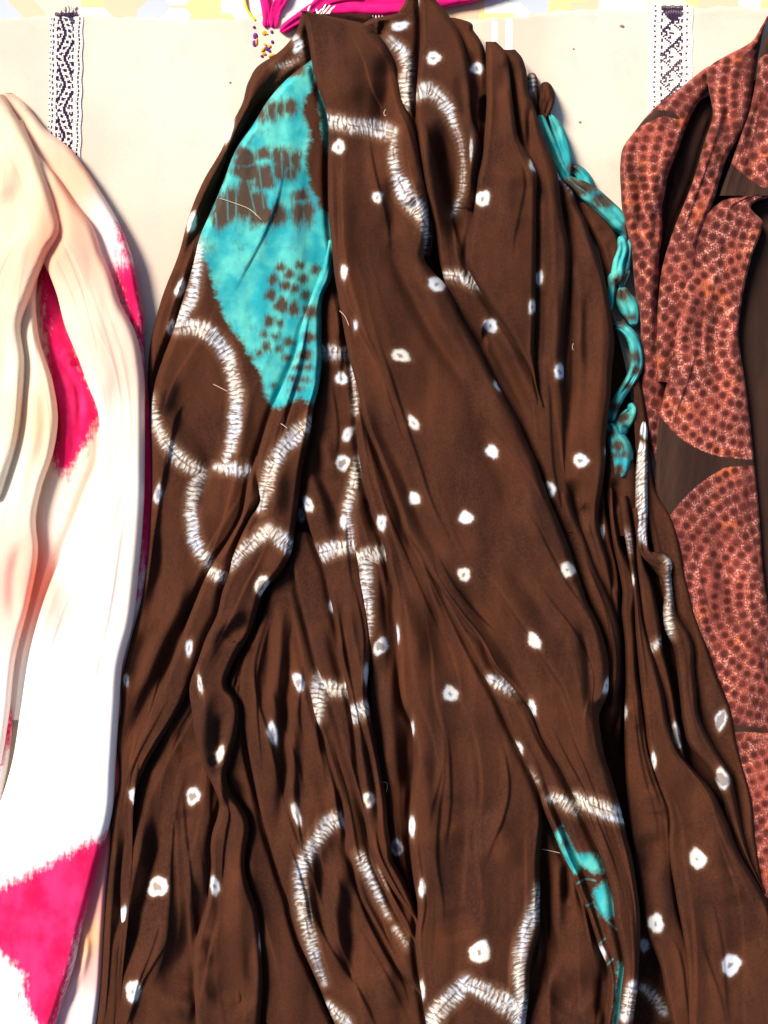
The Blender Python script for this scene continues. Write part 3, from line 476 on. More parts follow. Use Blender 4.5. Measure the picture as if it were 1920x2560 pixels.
band([(498,610),(492,686),(480,744),(452,800)], [14,16,17,18], 'TP'); band([(446,819),(498,819),(538,848),(567,889),(584,941),(593,987),(587,1057),(579,1115),(556,1172)], [22,22,22,20,18,20,20,16,15], 'TP')
band([(379,987),(385,1045),(405,1091),(440,1138),(475,1167),(515,1181)], [10,14,17,21,21,12], 'TP'); band([(503,1190),(486,1230),(478,1290),(490,1355),(515,1396),(556,1430)], [16,19,18,18,20,17], 'TP')
band([(540,1167),(590,1172),(640,1182)], [12,20,20], 'TP'); band([(785,1050),(723,1103),(683,1161),(660,1230),(652,1275)], [22,22,21,19,12], 'TR'); band([(575,1416),(625,1361),(671,1326)], [14,19,20], 'TR'); band([(671,1326),(700,1345),(732,1372)], [18,22,22], 'TR')
band([(524,1427),(546,1438),(570,1450)], 18, 'RO'); band([(800,882),(835,881),(872,882)], 22, 'W'); band([(877,920),(886,978),(889,1035)], [9,10,8], ['F2','W'])
band([(896,1150),(886,1206),(874,1249),(868,1278),(874,1322),(880,1365)], [16,15,15,14,12,8], ['g','W']); band([(795,1384),(840,1372),(885,1362)], [24,22,22], ['W']); band([(893,1400),(925,1388),(962,1380)], 22, 'g')
band([(915,1394),(917,1452),(917,1510),(918,1560),(915,1600)], [20,20,19,15,9], 'g'); band([(803,1690),(797,1731),(790,1795)], [20,24,20], 'b'); band([(800,1718),(835,1722),(875,1724)], 22, 'c'); band([(872,1792),(897,1781),(930,1766)], 24, 'W')
band([(862,2048),(822,2059),(790,2099),(761,2151),(752,2195),(755,2253),(767,2311),(784,2383),(812,2460)], [24,22,20,19,19,18,18,15,8], 'N1'); band([(897,2137),(920,2180),(944,2232),(973,2295)], [14,15,13,7], 'b'); band([(944,2176),(964,2221)], 6, 'c'); band([(990,2322),(1005,2344),(1019,2366)], 9, ['b','c'])
band([(820,2510),(842,2535),(865,2556)], [10,16,18], 'N1'); band([(1346,2215),(1334,2282),(1317,2325),(1303,2368),(1297,2426),(1303,2499),(1308,2600)], [10,18,19,18,17,18,20], 'F2', shear=.3)
band([(1060,2585),(1100,2526),(1129,2494),(1165,2456)], [24,25,25,22], 'F2'); band([(1167,2461),(1216,2480),(1259,2504),(1300,2540)], [18,25,28,26], 'F2')
band([(808,298),(870,312),(914,318),(966,330)], [21,22,22,24], 'F', shear=.2); band([(988,325),(983,376),(992,434),(1018,492),(1052,535),(1066,579),(1064,640)], [9,14,17,25,23,10,5], ['F','GS'])
band([(975,100),(1006,130),(1018,165),(1015,203),(1018,246),(1005,270)], [14,17,18,19,18,14], 'GS'); band([(1036,232),(1073,226),(1102,246),(1122,275),(1136,318),(1148,347),(1157,391),(1157,434),(1154,477),(1145,506),(1132,540)], [24,22,19,16,11,9,7,7,8,9,10], 'H')
band([(1118,688),(1160,694),(1192,713)], [14,19,18], 'H'); band([(1328,180),(1331,232)], 11, 'K4a'); band([(1408,446),(1433,484)], 7, 'K3'); band([(1605,1120),(1605,1200),(1605,1290),(1606,1345)], [16,18,17,15], 'TW', shear=.7)
band([(1568,1328),(1578,1380)], 9, 'R3'); band([(1612,1352),(1646,1376),(1668,1396)], 10, 'TW'); band([(1666,1390),(1675,1428),(1675,1492),(1668,1529),(1676,1590)], [12,13,12,14,13], 'R5'); band([(1628,1622),(1645,1608),(1664,1594)], 13, 'R4')
band([(1228,1698),(1255,1713),(1288,1728)], 17, 't1'); band([(1322,1928),(1345,1957)], 8, 't1'); band([(1378,1992),(1410,2005),(1452,2030)], 18, 't1'); band([(1436,1996),(1490,2018),(1556,2038)], [20,24,26], 'F', shear=.4)
band([(1610,2468),(1640,2500),(1660,2530)], 15, 'base'); band([(1584,2465),(1574,2500),(1566,2540)], 17, 'F'); band([(690,168),(720,160),(750,146)], 8, ['LO','TP']); band([(740,98),(752,130)], 9, 'LO')

tpoly = cv('A',(1345,270),(1240,335),(1160,425),(1085,540),(1020,640),(965,790),(890,930),(845,1060)) + cv('C',(860,-10),(905,60),(935,160),(985,285),(1030,340),(1080,420),(1130,500),(1140,570),(1180,650),(1250,632),(1310,610),(1370,640),(1400,500),(1405,300),(1445,80)) + cv('A',(1440,1106),(1425,960),(1385,895),(1340,800),(1320,690),(1335,570),(1300,490),(1312,420),(1350,375),(1352,300))
turq(tpoly, ['TP','TR'])
for x, y, rx, ry in [(1168,475,20,36),(1212,470,17,28),(1257,462,22,30),(1128,492,16,28),(1055,680,36,36),(1140,662,30,22),(1200,680,21,40),(1240,690,20,38),(1277,690,18,42),(1070,748,52,28),(1140,770,36,44),(1210,735,24,34),(1257,750,20,26),
                     (955,925,32,60),(1000,890,30,62),(1052,870,34,70),(1112,890,34,62),(1152,930,30,34),(1207,930,26,40),(1302,845,30,20),(1288,920,20,46),(1330,915,20,42),(1283,300,28,26)]:
    q = cv('A', (x, y))[0]; blot(q[0], q[1], rx / 1.728, ry / 1.728, ['TP','TR'], 1.24)
for x, y, rx, ry in [(1215,50,20,18),(1250,80,20,18),(1295,40,17,14),(1182,100,17,22),(1232,130,22,19),(1275,140,20,17),(1310,100,17,18),(1170,170,22,22),(1215,212,26,30),(1270,230,22,26),(1320,170,16,20),(1165,280,19,22),(1212,290,13,13),(1150,390,17,20),(1120,420,13,13),(1240,440,16,12),(1250,370,18,15),(1340,240,26,26),(1338,350,24,20),(1322,430,26,20),(1288,482,17,10),(1332,480,15,12),(1268,530,17,11),(1312,535,19,11),(1283,572,22,10),(1180,560,10,10),(1362,60,17,17),(1140,340,12,14),(1190,350,13,12),(1205,400,11,11)]:
    q = cv('C', (x, y))[0]; blot(q[0], q[1], rx / 1.728, ry / 1.728, ['TP','TR'], 1.12)
for c in [[(1150,430),(1160,520)],[(1195,450),(1190,520)],[(1232,445),(1228,505)],[(980,780),(985,950)],[(1020,780),(1020,960)],[(1070,780),(1105,930)],[(1110,650),(1140,900)],[(1165,640),(1185,800)],[(1215,660),(1222,800)],[(1250,650),(1258,780)],[(1178,900),(1165,985)],[(930,920),(940,1000)],[(1240,880),(1235,990)]]:
    crack(cv('A', *c), 1.6, ['TP'])
turq(cv('A',(1380,385),(1395,420),(1412,560),(1418,660),(1408,640),(1390,520)), 'TP')
for n in ('T1','T1b','T2','T3','T4','T4b','T5','T6','T7','T8'):
    attr(n, 'tq', -30)[:] = 10
for k, x, y, rx, ry, on in [('Q3',1150,1240,50,50,'T2'),('Q3',1140,1260,40,60,'T1b'),('Q3',1180,1410,190,85,'T3'),('Q3',1390,1530,85,60,'T3'),('Q3',1640,1780,60,90,'T3'),('Q4',1190,230,50,60,'T4'),('Q4',1230,330,70,55,'T5'),('Q4',1300,530,60,30,'T5'),('Q4',1210,580,60,30,'T6'),('Q4',1340,870,40,50,'T6'),
                            ('Q4',1350,990,40,40,'T6'),('Q4',1290,1130,60,30,'T6'),('Q4',1180,1310,60,45,'T6'),('Q4',1230,1400,70,50,'T7'),('Q4',1130,1530,50,35,'T8'),('Q4',1190,1640,55,50,'T8'),('Q4',1240,1720,40,30,'T8'),('Q4',1190,1850,55,50,'T8'),('Q3',1600,2000,40,70,'T4b'),('Q4',1240,170,40,90,'T4b'),('Q4',1160,1720,30,30,'T8')]:
    q = cv(k, (x, y))[0]; blot(q[0], q[1], rx / 3.456, ry / 3.456, on)
for c in [[(1100,1330),(1250,1450)],[(1280,1440),(1300,1530)],[(1330,1480),(1420,1600)]]: crack(cv('Q3', *c), 1.2, 'T3')
for pl in [[(1045,510),(1000,610),(1060,760),(1150,910),(1210,860),(1130,660)],[(1150,725),(1260,745),(1350,780),(1410,900),(1290,870),(1190,820)],[(1415,985),(1335,1100),(1390,1265),(1510,1265),(1450,1050)],[(1545,1680),(1590,1750),(1580,1900),(1545,2240),(1505,2240),(1535,1900)]]:
    turq(cv('Q7', *pl), 't1')
q = cv('Q7', (1085, 645))[0]; blot(q[0], q[1], 7, 10, 't1')
for c in [[(1180,1000),(1260,960),(1345,975)],[(1250,1195),(1335,1160)],[(1430,1305),(1525,1395)],[(1360,1540),(1425,1475)],[(1435,1710),(1495,1650)]]: crack(cv('Q7', *c), 1.6, 't1')

# ================================================================== PINK SCARF
K = 'pink'
SIL = [(-160,215),(0,226),(46,243),(87,289),(116,324),(174,370),(214,422),(249,475),(284,532),(312,590),(330,640),(347,727),(359,785),(362,871),(367,929),(382,1132),(385,1219),(382,1300),(370,1423),(356,1510),(333,1597),(309,1703),(308,1775),(295,1862),(302,1914),(302,1963),(286,2021),(278,2137),(272,2180),(263,2325),(254,2470),(243,2557)]
SILR = [(30,232),(60,256)] + SIL[3:]
sheet('PA', K, [(-60,232),(60,400),(220,690),(290,900),(300,1200),(280,1400),(230,1700),(200,2000),(150,2250),(80,2560)], SILR, [(232,36),(600,54),(1500,60),(2560,52)], 232, 2900, rr=22, dr=[(232,26),(2560,34)], dl=0, nz=3, et=0,
      wr=[('g', cv('A',(330,880),(420,1000),(470,1100)) + cv('C',(510,150),(560,280)), 14, -16), ('g', cv('H',(350,640),(370,800),(300,1000)), 9, 14), ('g', cv('H',(330,780),(340,900),(290,1060)), 6, -12)])
sheet('PC', K, [(-60,560),(-40,1000),(-40,1400),(-60,1800)], [(200,560),(250,900),(290,1050),(270,1250),(180,1420),(120,1600),(80,1800)], 30, 560, 1800, dl=0, dr=0, nz=2,
      wr=[('g', cv('C',(205,390),(300,510),(340,600),(345,800)), 6, -12), ('g', cv('C',(270,400),(320,480)), 8, 8), ('g', cv('C',(240,560),(280,700),(290,900)), 10, 8)])
sheet('PB', K, [(-170,236),(-80,420),(40,560),(110,660),(139,727),(162,814),(197,900),(220,964),(243,1022),(249,1103),(243,1161),(220,1219),(197,1280),(150,1396),(110,1500),(75,1627),(52,1772),(27,1920),(0,2007),(-60,2150),(-120,2300),(-160,2560)],
      [(10,236),(46,300),(87,370),(150,451),(191,509),(226,556),(258,640),(278,686),(301,756),(336,825),(358,918),(362,1045),(362,1161),(361,1240),(357,1309),(347,1425),(330,1569),(307,1656),(298,1772),(289,1917),(280,2036),(258,2123),(228,2238),(205,2325),(187,2412),(158,2499),(139,2560)],
      [(236,62),(800,86),(1500,92),(2560,86)], 236, 2900, rl=[(236,12),(1000,30),(2560,20)], rr=30, dl=[(236,4),(640,12),(800,40),(1500,36),(1900,20),(2560,4)], dr=[(236,30),(2560,44)], nz=3.5, bulge=4,
      wr=[('g', cv('A',(200,700),(300,850),(400,1050)) + cv('C',(440,200)), 26, -12), ('g', cv('A',(120,560),(220,700)), 18, -12), ('g', cv('C',(330,200),(430,450),(470,700)), 28, 10), ('g', cv('C',(520,450),(500,800),(480,1100)), 30, -9), ('g', cv('E',(350,300),(300,600),(250,900)), 36, -9), ('g', cv('E',(200,120),(160,300),(200,420)), 9, -14)])
sheet('PE', K, [(-40,300),(20,480),(50,700),(40,850),(20,1000),(-20,1200),(-60,1300)], [(60,300),(120,480),(110,640),(95,698),(98,843),(133,958),(145,1045),(133,1132),(104,1219),(90,1290),(95,1380),(75,1500),(40,1640),(24,1780),(8,1900)], [(300,54),(700,70),(1900,62)], 300, 1910, rr=24, dr=30, dl=0, nz=3,
      wr=[('g', cv('C',(110,500),(150,700),(120,950)), 16, 8), ('g', cv('E',(100,100),(60,300),(60,500)), 12, -12)])
sheet('PD', K, [(-200,236),(-180,700),(-170,1300)], [(5,236),(60,320),(110,430),(140,521),(150,579),(116,645),(75,744),(54,808),(62,900),(58,1000),(45,1100),(20,1190),(0,1250),(-30,1300)], [(236,60),(600,96),(1245,84),(1310,22)], 236, 1310, rr=34, dr=40, dl=0, nz=4, wr=[('g', cv('A',(60,700),(100,900),(80,1100)), 26, -12), ('g', cv('A',(-20,600),(20,900)), 30, 12), ('g', cv('C',(40,200),(30,600)), 20, -9)])
sheet('PF', K, [(-180,1500),(-180,2560)], [(0,1500),(10,1650),(30,1800),(22,1900),(0,2010),(-20,2100)], 48, 1500, 2120, dl=0, dr=16, nz=2)
settle('pink', 10., 18.)
PINK = [((60,420),(1.0,.82,.62)),((40,560),(1.0,.85,.66)),((30,900),(1.0,.88,.70)),((20,1200),(1.0,.92,.76)),((180,480),(1.,.58,.44)),((230,640),(1.,.64,.52)),((200,800),(1,.74,.62)),((300,900),(1,.70,.60)),((240,1050),(1,.82,.72)),((120,600),(1,.52,.40)),((300,1100),(1,.82,.70)),((95,1050),(1,.76,.55)),((330,1200),(1,.93,.85)),((200,1400),(1,.98,.92)),((150,1700),(1,1,.97)),((100,1450),(1,.55,.45)),((150,2000),(1,1,.98)),((60,2500),(1,1,1))]  # scarf colours, with peach and yellow of shade and bounced light painted in
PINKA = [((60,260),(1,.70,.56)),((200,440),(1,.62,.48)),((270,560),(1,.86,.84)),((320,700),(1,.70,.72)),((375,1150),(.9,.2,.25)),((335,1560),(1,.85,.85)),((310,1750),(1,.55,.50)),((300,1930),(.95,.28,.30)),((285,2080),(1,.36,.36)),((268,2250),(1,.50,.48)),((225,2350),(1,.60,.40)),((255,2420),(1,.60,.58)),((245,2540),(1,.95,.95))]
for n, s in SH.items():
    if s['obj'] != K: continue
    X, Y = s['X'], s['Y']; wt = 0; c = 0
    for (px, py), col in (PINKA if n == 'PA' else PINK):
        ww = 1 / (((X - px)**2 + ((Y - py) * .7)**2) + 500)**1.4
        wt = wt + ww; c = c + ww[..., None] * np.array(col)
    s['dye_shade'] = c / wt[..., None]; s['at']['cr'] = np.full(X.shape, -40.)  # blend of dyed colours and painted shade tints
def crim(poly, on):
    for n in on:
        X, Y = SH[n]['X'], SH[n]['Y']; A = SH[n]['at']['cr']; A[:] = np.maximum(A, np.clip(polysdf(X, Y, poly), -40, 40))
crim(cv('H',(-200,620),(0,525),(150,450),(300,365),(470,285),(520,285),(420,560),(330,740),(250,1106),(220,1200),(130,1060),(95,980),(110,900),(0,800),(-200,700)), ['PB'])
crim(cv('C',(150,-20),(260,120),(330,400),(420,620),(440,700),(330,880),(290,960),(225,880),(200,400)), ['PC'])
crim(cv('C',(490,40),(600,40),(640,420),(600,400),(520,180)), ['PA'])
crim([(364,900),(400,900),(400,1390),(350,1430)], ['PA']); crim(cv('E',(-300,420),(0,640),(60,900),(40,1000),(-10,1106),(-300,1106)), ['PF'])
crim([(300,560),(315,600),(318,640),(300,640)], ['PA']); crim(cv('E',(590,320),(612,330),(606,370),(585,360)), ['PA'])

# ================================================================== BATIK SCARF on the right
K = 'batik'
sheet('RD', K, [(1830,200),(1700,290),(1600,500),(1620,900),(1640,1150),(1690,1400),(1780,1750),(1850,2000),(1900,2300)], [(1900,200),(2080,260),(2080,2560)], 18, 200, 2900, dl=4, dr=0, nz=2.5, step=5, dx=5)
sheet('RE', K, [(1840,480),(1820,700),(1815,900),(1830,1100),(1850,1300),(1880,1500),(1930,1700)], [(2090,480),(2090,2560)], 30, 480, 1800, dl=6, dr=0, nz=2, step=5, dx=5, label='plain dark brown part of the scarf')
sheet('RA', K, [(1776,162),(1758,174),(1709,214),(1637,269),(1590,324),(1556,373),(1551,405),(1552,477),(1555,521),(1566,570),(1578,637),(1588,727),(1600,814),(1603,900),(1601,973),(1612,1045),(1622,1103),(1640,1160)],
      [(1790,162),(1790,190),(1773,222),(1744,260),(1715,318),(1695,376),(1671,434),(1663,477),(1655,520),(1656,579),(1648,640),(1648,700),(1644,756),(1655,850),(1665,950),(1665,1045),(1655,1160)], [(166,36),(400,62),(1160,46)], 166, 1165, rl=24, rr=20, dl=[(166,20),(400,34),(1160,30)], dr=[(166,10),(300,26),(700,22),(1160,6)], nz=3,
      wr=[('g', cv('Q8',(560,1450),(560,1700),(540,2100)), 9, -14), ('g', cv('Q8',(640,1150),(640,1500),(660,1900)), 16, 9), ('g', cv('Q8',(690,1750),(690,2000),(680,2212)), 7, -12)])
sheet('RB', K, [(1918,40),(1903,67),(1871,110),(1816,139),(1778,162),(1768,190),(1772,225),(1782,289),(1764,347),(1747,405),(1729,463),(1712,506),(1690,560),(1672,610),(1655,670),(1645,750),(1640,850),(1640,950)],
      [(1925,40),(1914,60),(1900,116),(1885,203),(1872,280),(1845,345),(1815,400),(1800,450),(1785,500),(1760,560),(1745,610),(1740,680),(1715,780),(1695,880),(1680,950)], [(40,50),(400,66),(950,56)], 40, 955, rl=18, rr=16, dl=24, dr=[(40,24),(300,12),(950,4)], nz=3, wr=[('g', cv('Q8',(1240,1000),(1180,1300),(1100,1600)), 14, 10), ('g', cv('Q8',(1330,900),(1250,1300)), 12, -12)])
sheet('RG', K, [(1930,60),(1905,110),(1890,200),(1872,280),(1850,340),(1830,400),(1800,480),(1780,560),(1770,640)], [(2085,60),(2085,640)], [(60,64),(640,62)], 60, 489, rl=16, dl=22, dr=0, nz=4, wr=[('g', [(1900,230),(1890,330),(1870,400)], 14, -10)])
sheet('RC', K, [(1860,466),(1845,478),(1800,505),(1740,545),(1722,580),(1720,640),(1701,756),(1683,871),(1660,987),(1648,1045),(1640,1161),(1640,1230),(1660,1300),(1690,1400),(1715,1500),(1750,1620),(1790,1740),(1820,1850),(1850,1980),(1870,2150),(1890,2300),(1930,2560)],
      [(1990,466),(1990,480),(1914,496),(1908,560),(1880,640),(1856,744),(1846,843),(1859,929),(1874,1045),(1883,1132),(1892,1219),(1898,1280),(1908,1425),(1922,1520),(1960,1700),(2080,1900),(2090,2560)], [(500,60),(900,62),(1280,50),(2560,48)], 466, 2900, rl=16, rr=8, dl=[(500,20),(900,20),(1150,10),(1300,4),(2560,4)], dr=14, nz=3, wr=[('g', cv('D',(1460,60),(1430,400),(1480,700)), 22, -16), ('g', cv('D',(1520,200),(1500,500),(1550,780)), 16, 10), ('g', cv('G',(1450,0),(1500,300),(1560,600)), 22, -14), ('g', cv('G',(1560,100),(1600,400),(1640,800)), 18, 10), ('g', cv('G',(1380,100),(1440,400)), 14, 8), ('g', cv('D',(1340,100),(1300,400)), 16, 8)])

settle('batik', 12.)
CENT = [(1985,250,330), (1905,860,285), (1960,1490,355), (2010,2190,370)]
def batik_dots(n, cx, cy, r0, dr, sp, r, sx=1.0):
    s = SH[n]; X, Y = s['X'], s['Y']; A = s['at'].setdefault('dt', np.full(X.shape, -20.))
    RR = np.hypot((X - cx) * sx, Y - cy); k = np.round((RR - r0) / dr)
    best = np.full(X.shape, 1e9); rng = np.random.RandomState(int(cx + cy)); J = rng.rand(64, 256)
    for dk in (0, 1, -1):
        kk = k + dk; rad = np.maximum(r0 + kk * dr, 6); cnt = np.maximum(np.round(2 * np.pi * rad / sp), 4)
        th = np.arctan2(Y - cy, (X - cx) * sx) / (2 * np.pi) * cnt + kk * .5
        it = np.round(th); ji = (kk.astype(int) % 64, it.astype(int) % 256)
        a = (it + (J[ji] - .5) * .26 - kk * .5) / cnt * 2 * np.pi; rad2 = rad + (J[ji[1] % 64, ji[0] * 3 % 256] - .5) * 6
        best = np.minimum(best, np.hypot((X - cx) * sx - rad2 * np.cos(a), Y - cy - rad2 * np.sin(a)))
    val = np.clip(r - best, -20, 20); return val
def batik(n, circles, dr=31, sp=25, r=8.0, sx=1.0, full=False):
    s = SH[n]; X, Y = s['X'], s['Y']; co = np.full(X.shape, -1e9); dt = np.full(X.shape, -20.)
    for (cx, cy, R0) in circles:
        ins = R0 - np.hypot(X - cx, Y - cy) * 1.0
        v = batik_dots(n, cx, cy, R0 - 16 - 40 * dr, dr, sp, r, sx); c = ins > co
        dt = np.where(c, v, dt); co = np.maximum(co, ins)
    co = np.clip(co, -30, 30)
    if full: co = np.full(X.shape, 30.)
    s['at']['co'] = co; s['at']['dt'] = dt
batik('RC', [(1960,230,420),(1905,860,272),(1972,1490,358),(2010,2190,345)]); batik('RG', [(2010,330,215)], dr=30, sp=31, r=9.5)
batik('RA', [(1900,420,600)], dr=29, sp=25, r=8.6, full=True); batik('RB', [(2250,250,700)], dr=30, sp=25, r=8.6, full=True)
batik('RD', [(1900,600,5)]); batik('RE', [(1900,600,5)])
def dark(poly, n, soft=0):
    s = SH[n]; s['at']['co'] = np.minimum(s['at']['co'], -np.clip(polysdf(s['X'], s['Y'], smoothpath(poly + [poly[0]], 3)[:-1]), -30, 30))
SH['RC']['at']['co'] = np.where((SH['RC']['Y'] < 1150) | (SH['RC']['Y'] > 1500), 30., SH['RC']['at']['co'])
dark(cv('D',(1150,640),(1200,700),(1260,770),(1350,830),(1450,865),(1600,880),(1700,885),(1700,905),(1600,905),(1450,920),(1350,962),(1280,1020),(1232,1095),(1170,1106),(1160,850)), 'RC')
dark(cv('Q8',(1280,1350),(1350,1420),(1480,1530),(1600,1615),(1680,1650),(1660,1700),(1500,1690),(1380,1685),(1250,1750),(1100,1870),(930,1900),(1150,1740),(1200,1550)), 'RC')
dark(cv('Q8',(1280,1350),(1350,1420),(1480,1530),(1600,1615),(1680,1650),(1660,1900),(1100,1900),(1100,1500)), 'RG')
dark(cv('Q8',(500,1120),(600,1020),(700,950),(830,970),(900,1020),(860,1030),(760,1005),(660,1040),(560,1090)), 'RA')
dark(cv('G',(1440,908),(1520,918),(1659,938),(1900,962),(1900,968),(1659,956),(1560,950),(1440,948)), 'RC')

# ================================================================== materials
def new_mat(name):
    m = bpy.data.materials.new(name); m.use_nodes = True
    n = m.node_tree; b = n.nodes['Principled BSDF']
    return m, n, b
class N:
    def __init__(s, t): s.t = t
    def _in(s, sock, v):
        if v is None: return
        if hasattr(v, 'is_output'): s.t.links.new(v, sock)
        else: sock.default_value = v
    def math(s, op, a, b=None, c=None, clamp=False):
        n = s.t.nodes.new('ShaderNodeMath'); n.operation = op; n.use_clamp = clamp
        for i, v in enumerate((a, b, c)): s._in(n.inputs[i], v)
        return n.outputs[0]
    def attr(s, name, col=False):
        n = s.t.nodes.new('ShaderNodeAttribute'); n.attribute_name = name
        return n.outputs['Color'] if col else n.outputs['Fac']
    def pos(s, sc=(1, 1, 1), rot=(0, 0, 0)):
        g = s.t.nodes.new('ShaderNodeNewGeometry'); m = s.t.nodes.new('ShaderNodeMapping')
        s.t.links.new(g.outputs['Position'], m.inputs[0]); m.inputs['Scale'].default_value = sc; m.inputs['Rotation'].default_value = rot
        return m.outputs[0]
    def noise(s, vec, scale, detail=2, rough=.5, dist=0):
        n = s.t.nodes.new('ShaderNodeTexNoise'); s._in(n.inputs['Vector'], vec)
        n.inputs['Scale'].default_value = scale; n.inputs['Detail'].default_value = detail; n.inputs['Roughness'].default_value = rough; n.inputs['Distortion'].default_value = dist
        return n.outputs['Fac']
    def comb(s, x, y, z=0.0):
        n = s.t.nodes.new('ShaderNodeCombineXYZ')
        for i, v in enumerate((x, y, z)): s._in(n.inputs[i], v)
        return n.outputs[0]
    def wave(s, vec, scale, dist=0, dscale=1):
        n = s.t.nodes.new('ShaderNodeTexWave'); s._in(n.inputs['Vector'], vec); n.inputs['Scale'].default_value = scale; n.inputs['Distortion'].default_value = dist; n.inputs['Detail Scale'].default_value = dscale
        return n.outputs['Fac']
    def step(s, v, lo, hi):
        n = s.t.nodes.new('ShaderNodeMapRange'); n.interpolation_type = 'SMOOTHSTEP'; s._in(n.inputs[0], v)
        n.inputs[1].default_value = lo; n.inputs[2].default_value = hi
        return n.outputs[0]
    def mix(s, f, a, b):
        n = s.t.nodes.new('ShaderNodeMix'); n.data_type = 'RGBA'; s._in(n.inputs[0], f); s._in(n.inputs[6], a if hasattr(a, 'is_output') else (*a, 1)); s._in(n.inputs[7], b if hasattr(b, 'is_output') else (*b, 1))
        return n.outputs[2]
    def bump(s, h, st, dist):
        n = s.t.nodes.new('ShaderNodeBump'); s._in(n.inputs['Height'], h); n.inputs['Strength'].default_value = st; n.inputs['Distance'].default_value = dist
        return n.outputs[0]
def px(v): return 1.0 / (v * S)      # noise scale for features of about v photograph pixels
def cloth_finish(n, b, rough=.9, sheen=.25, tint=(1, 1, 1), weave=4.5, st=.35, rot=.6, extra=None):
    wv = n.math('ADD', n.wave(n.pos(rot=(0, 0, rot)), px(weave * 6.28 / 2)), n.noise(n.pos(), px(3.0), 3, .7))
    if extra is not None: wv = n.math('ADD', wv, extra)
    n.t.links.new(n.bump(wv, st, 0.00022), b.inputs['Normal'])
    b.inputs['Roughness'].default_value = rough; b.inputs['Specular IOR Level'].default_value = .06
    b.inputs['Sheen Weight'].default_value = sheen; b.inputs['Sheen Roughness'].default_value = .45; b.inputs['Sheen Tint'].default_value = (*tint, 1)

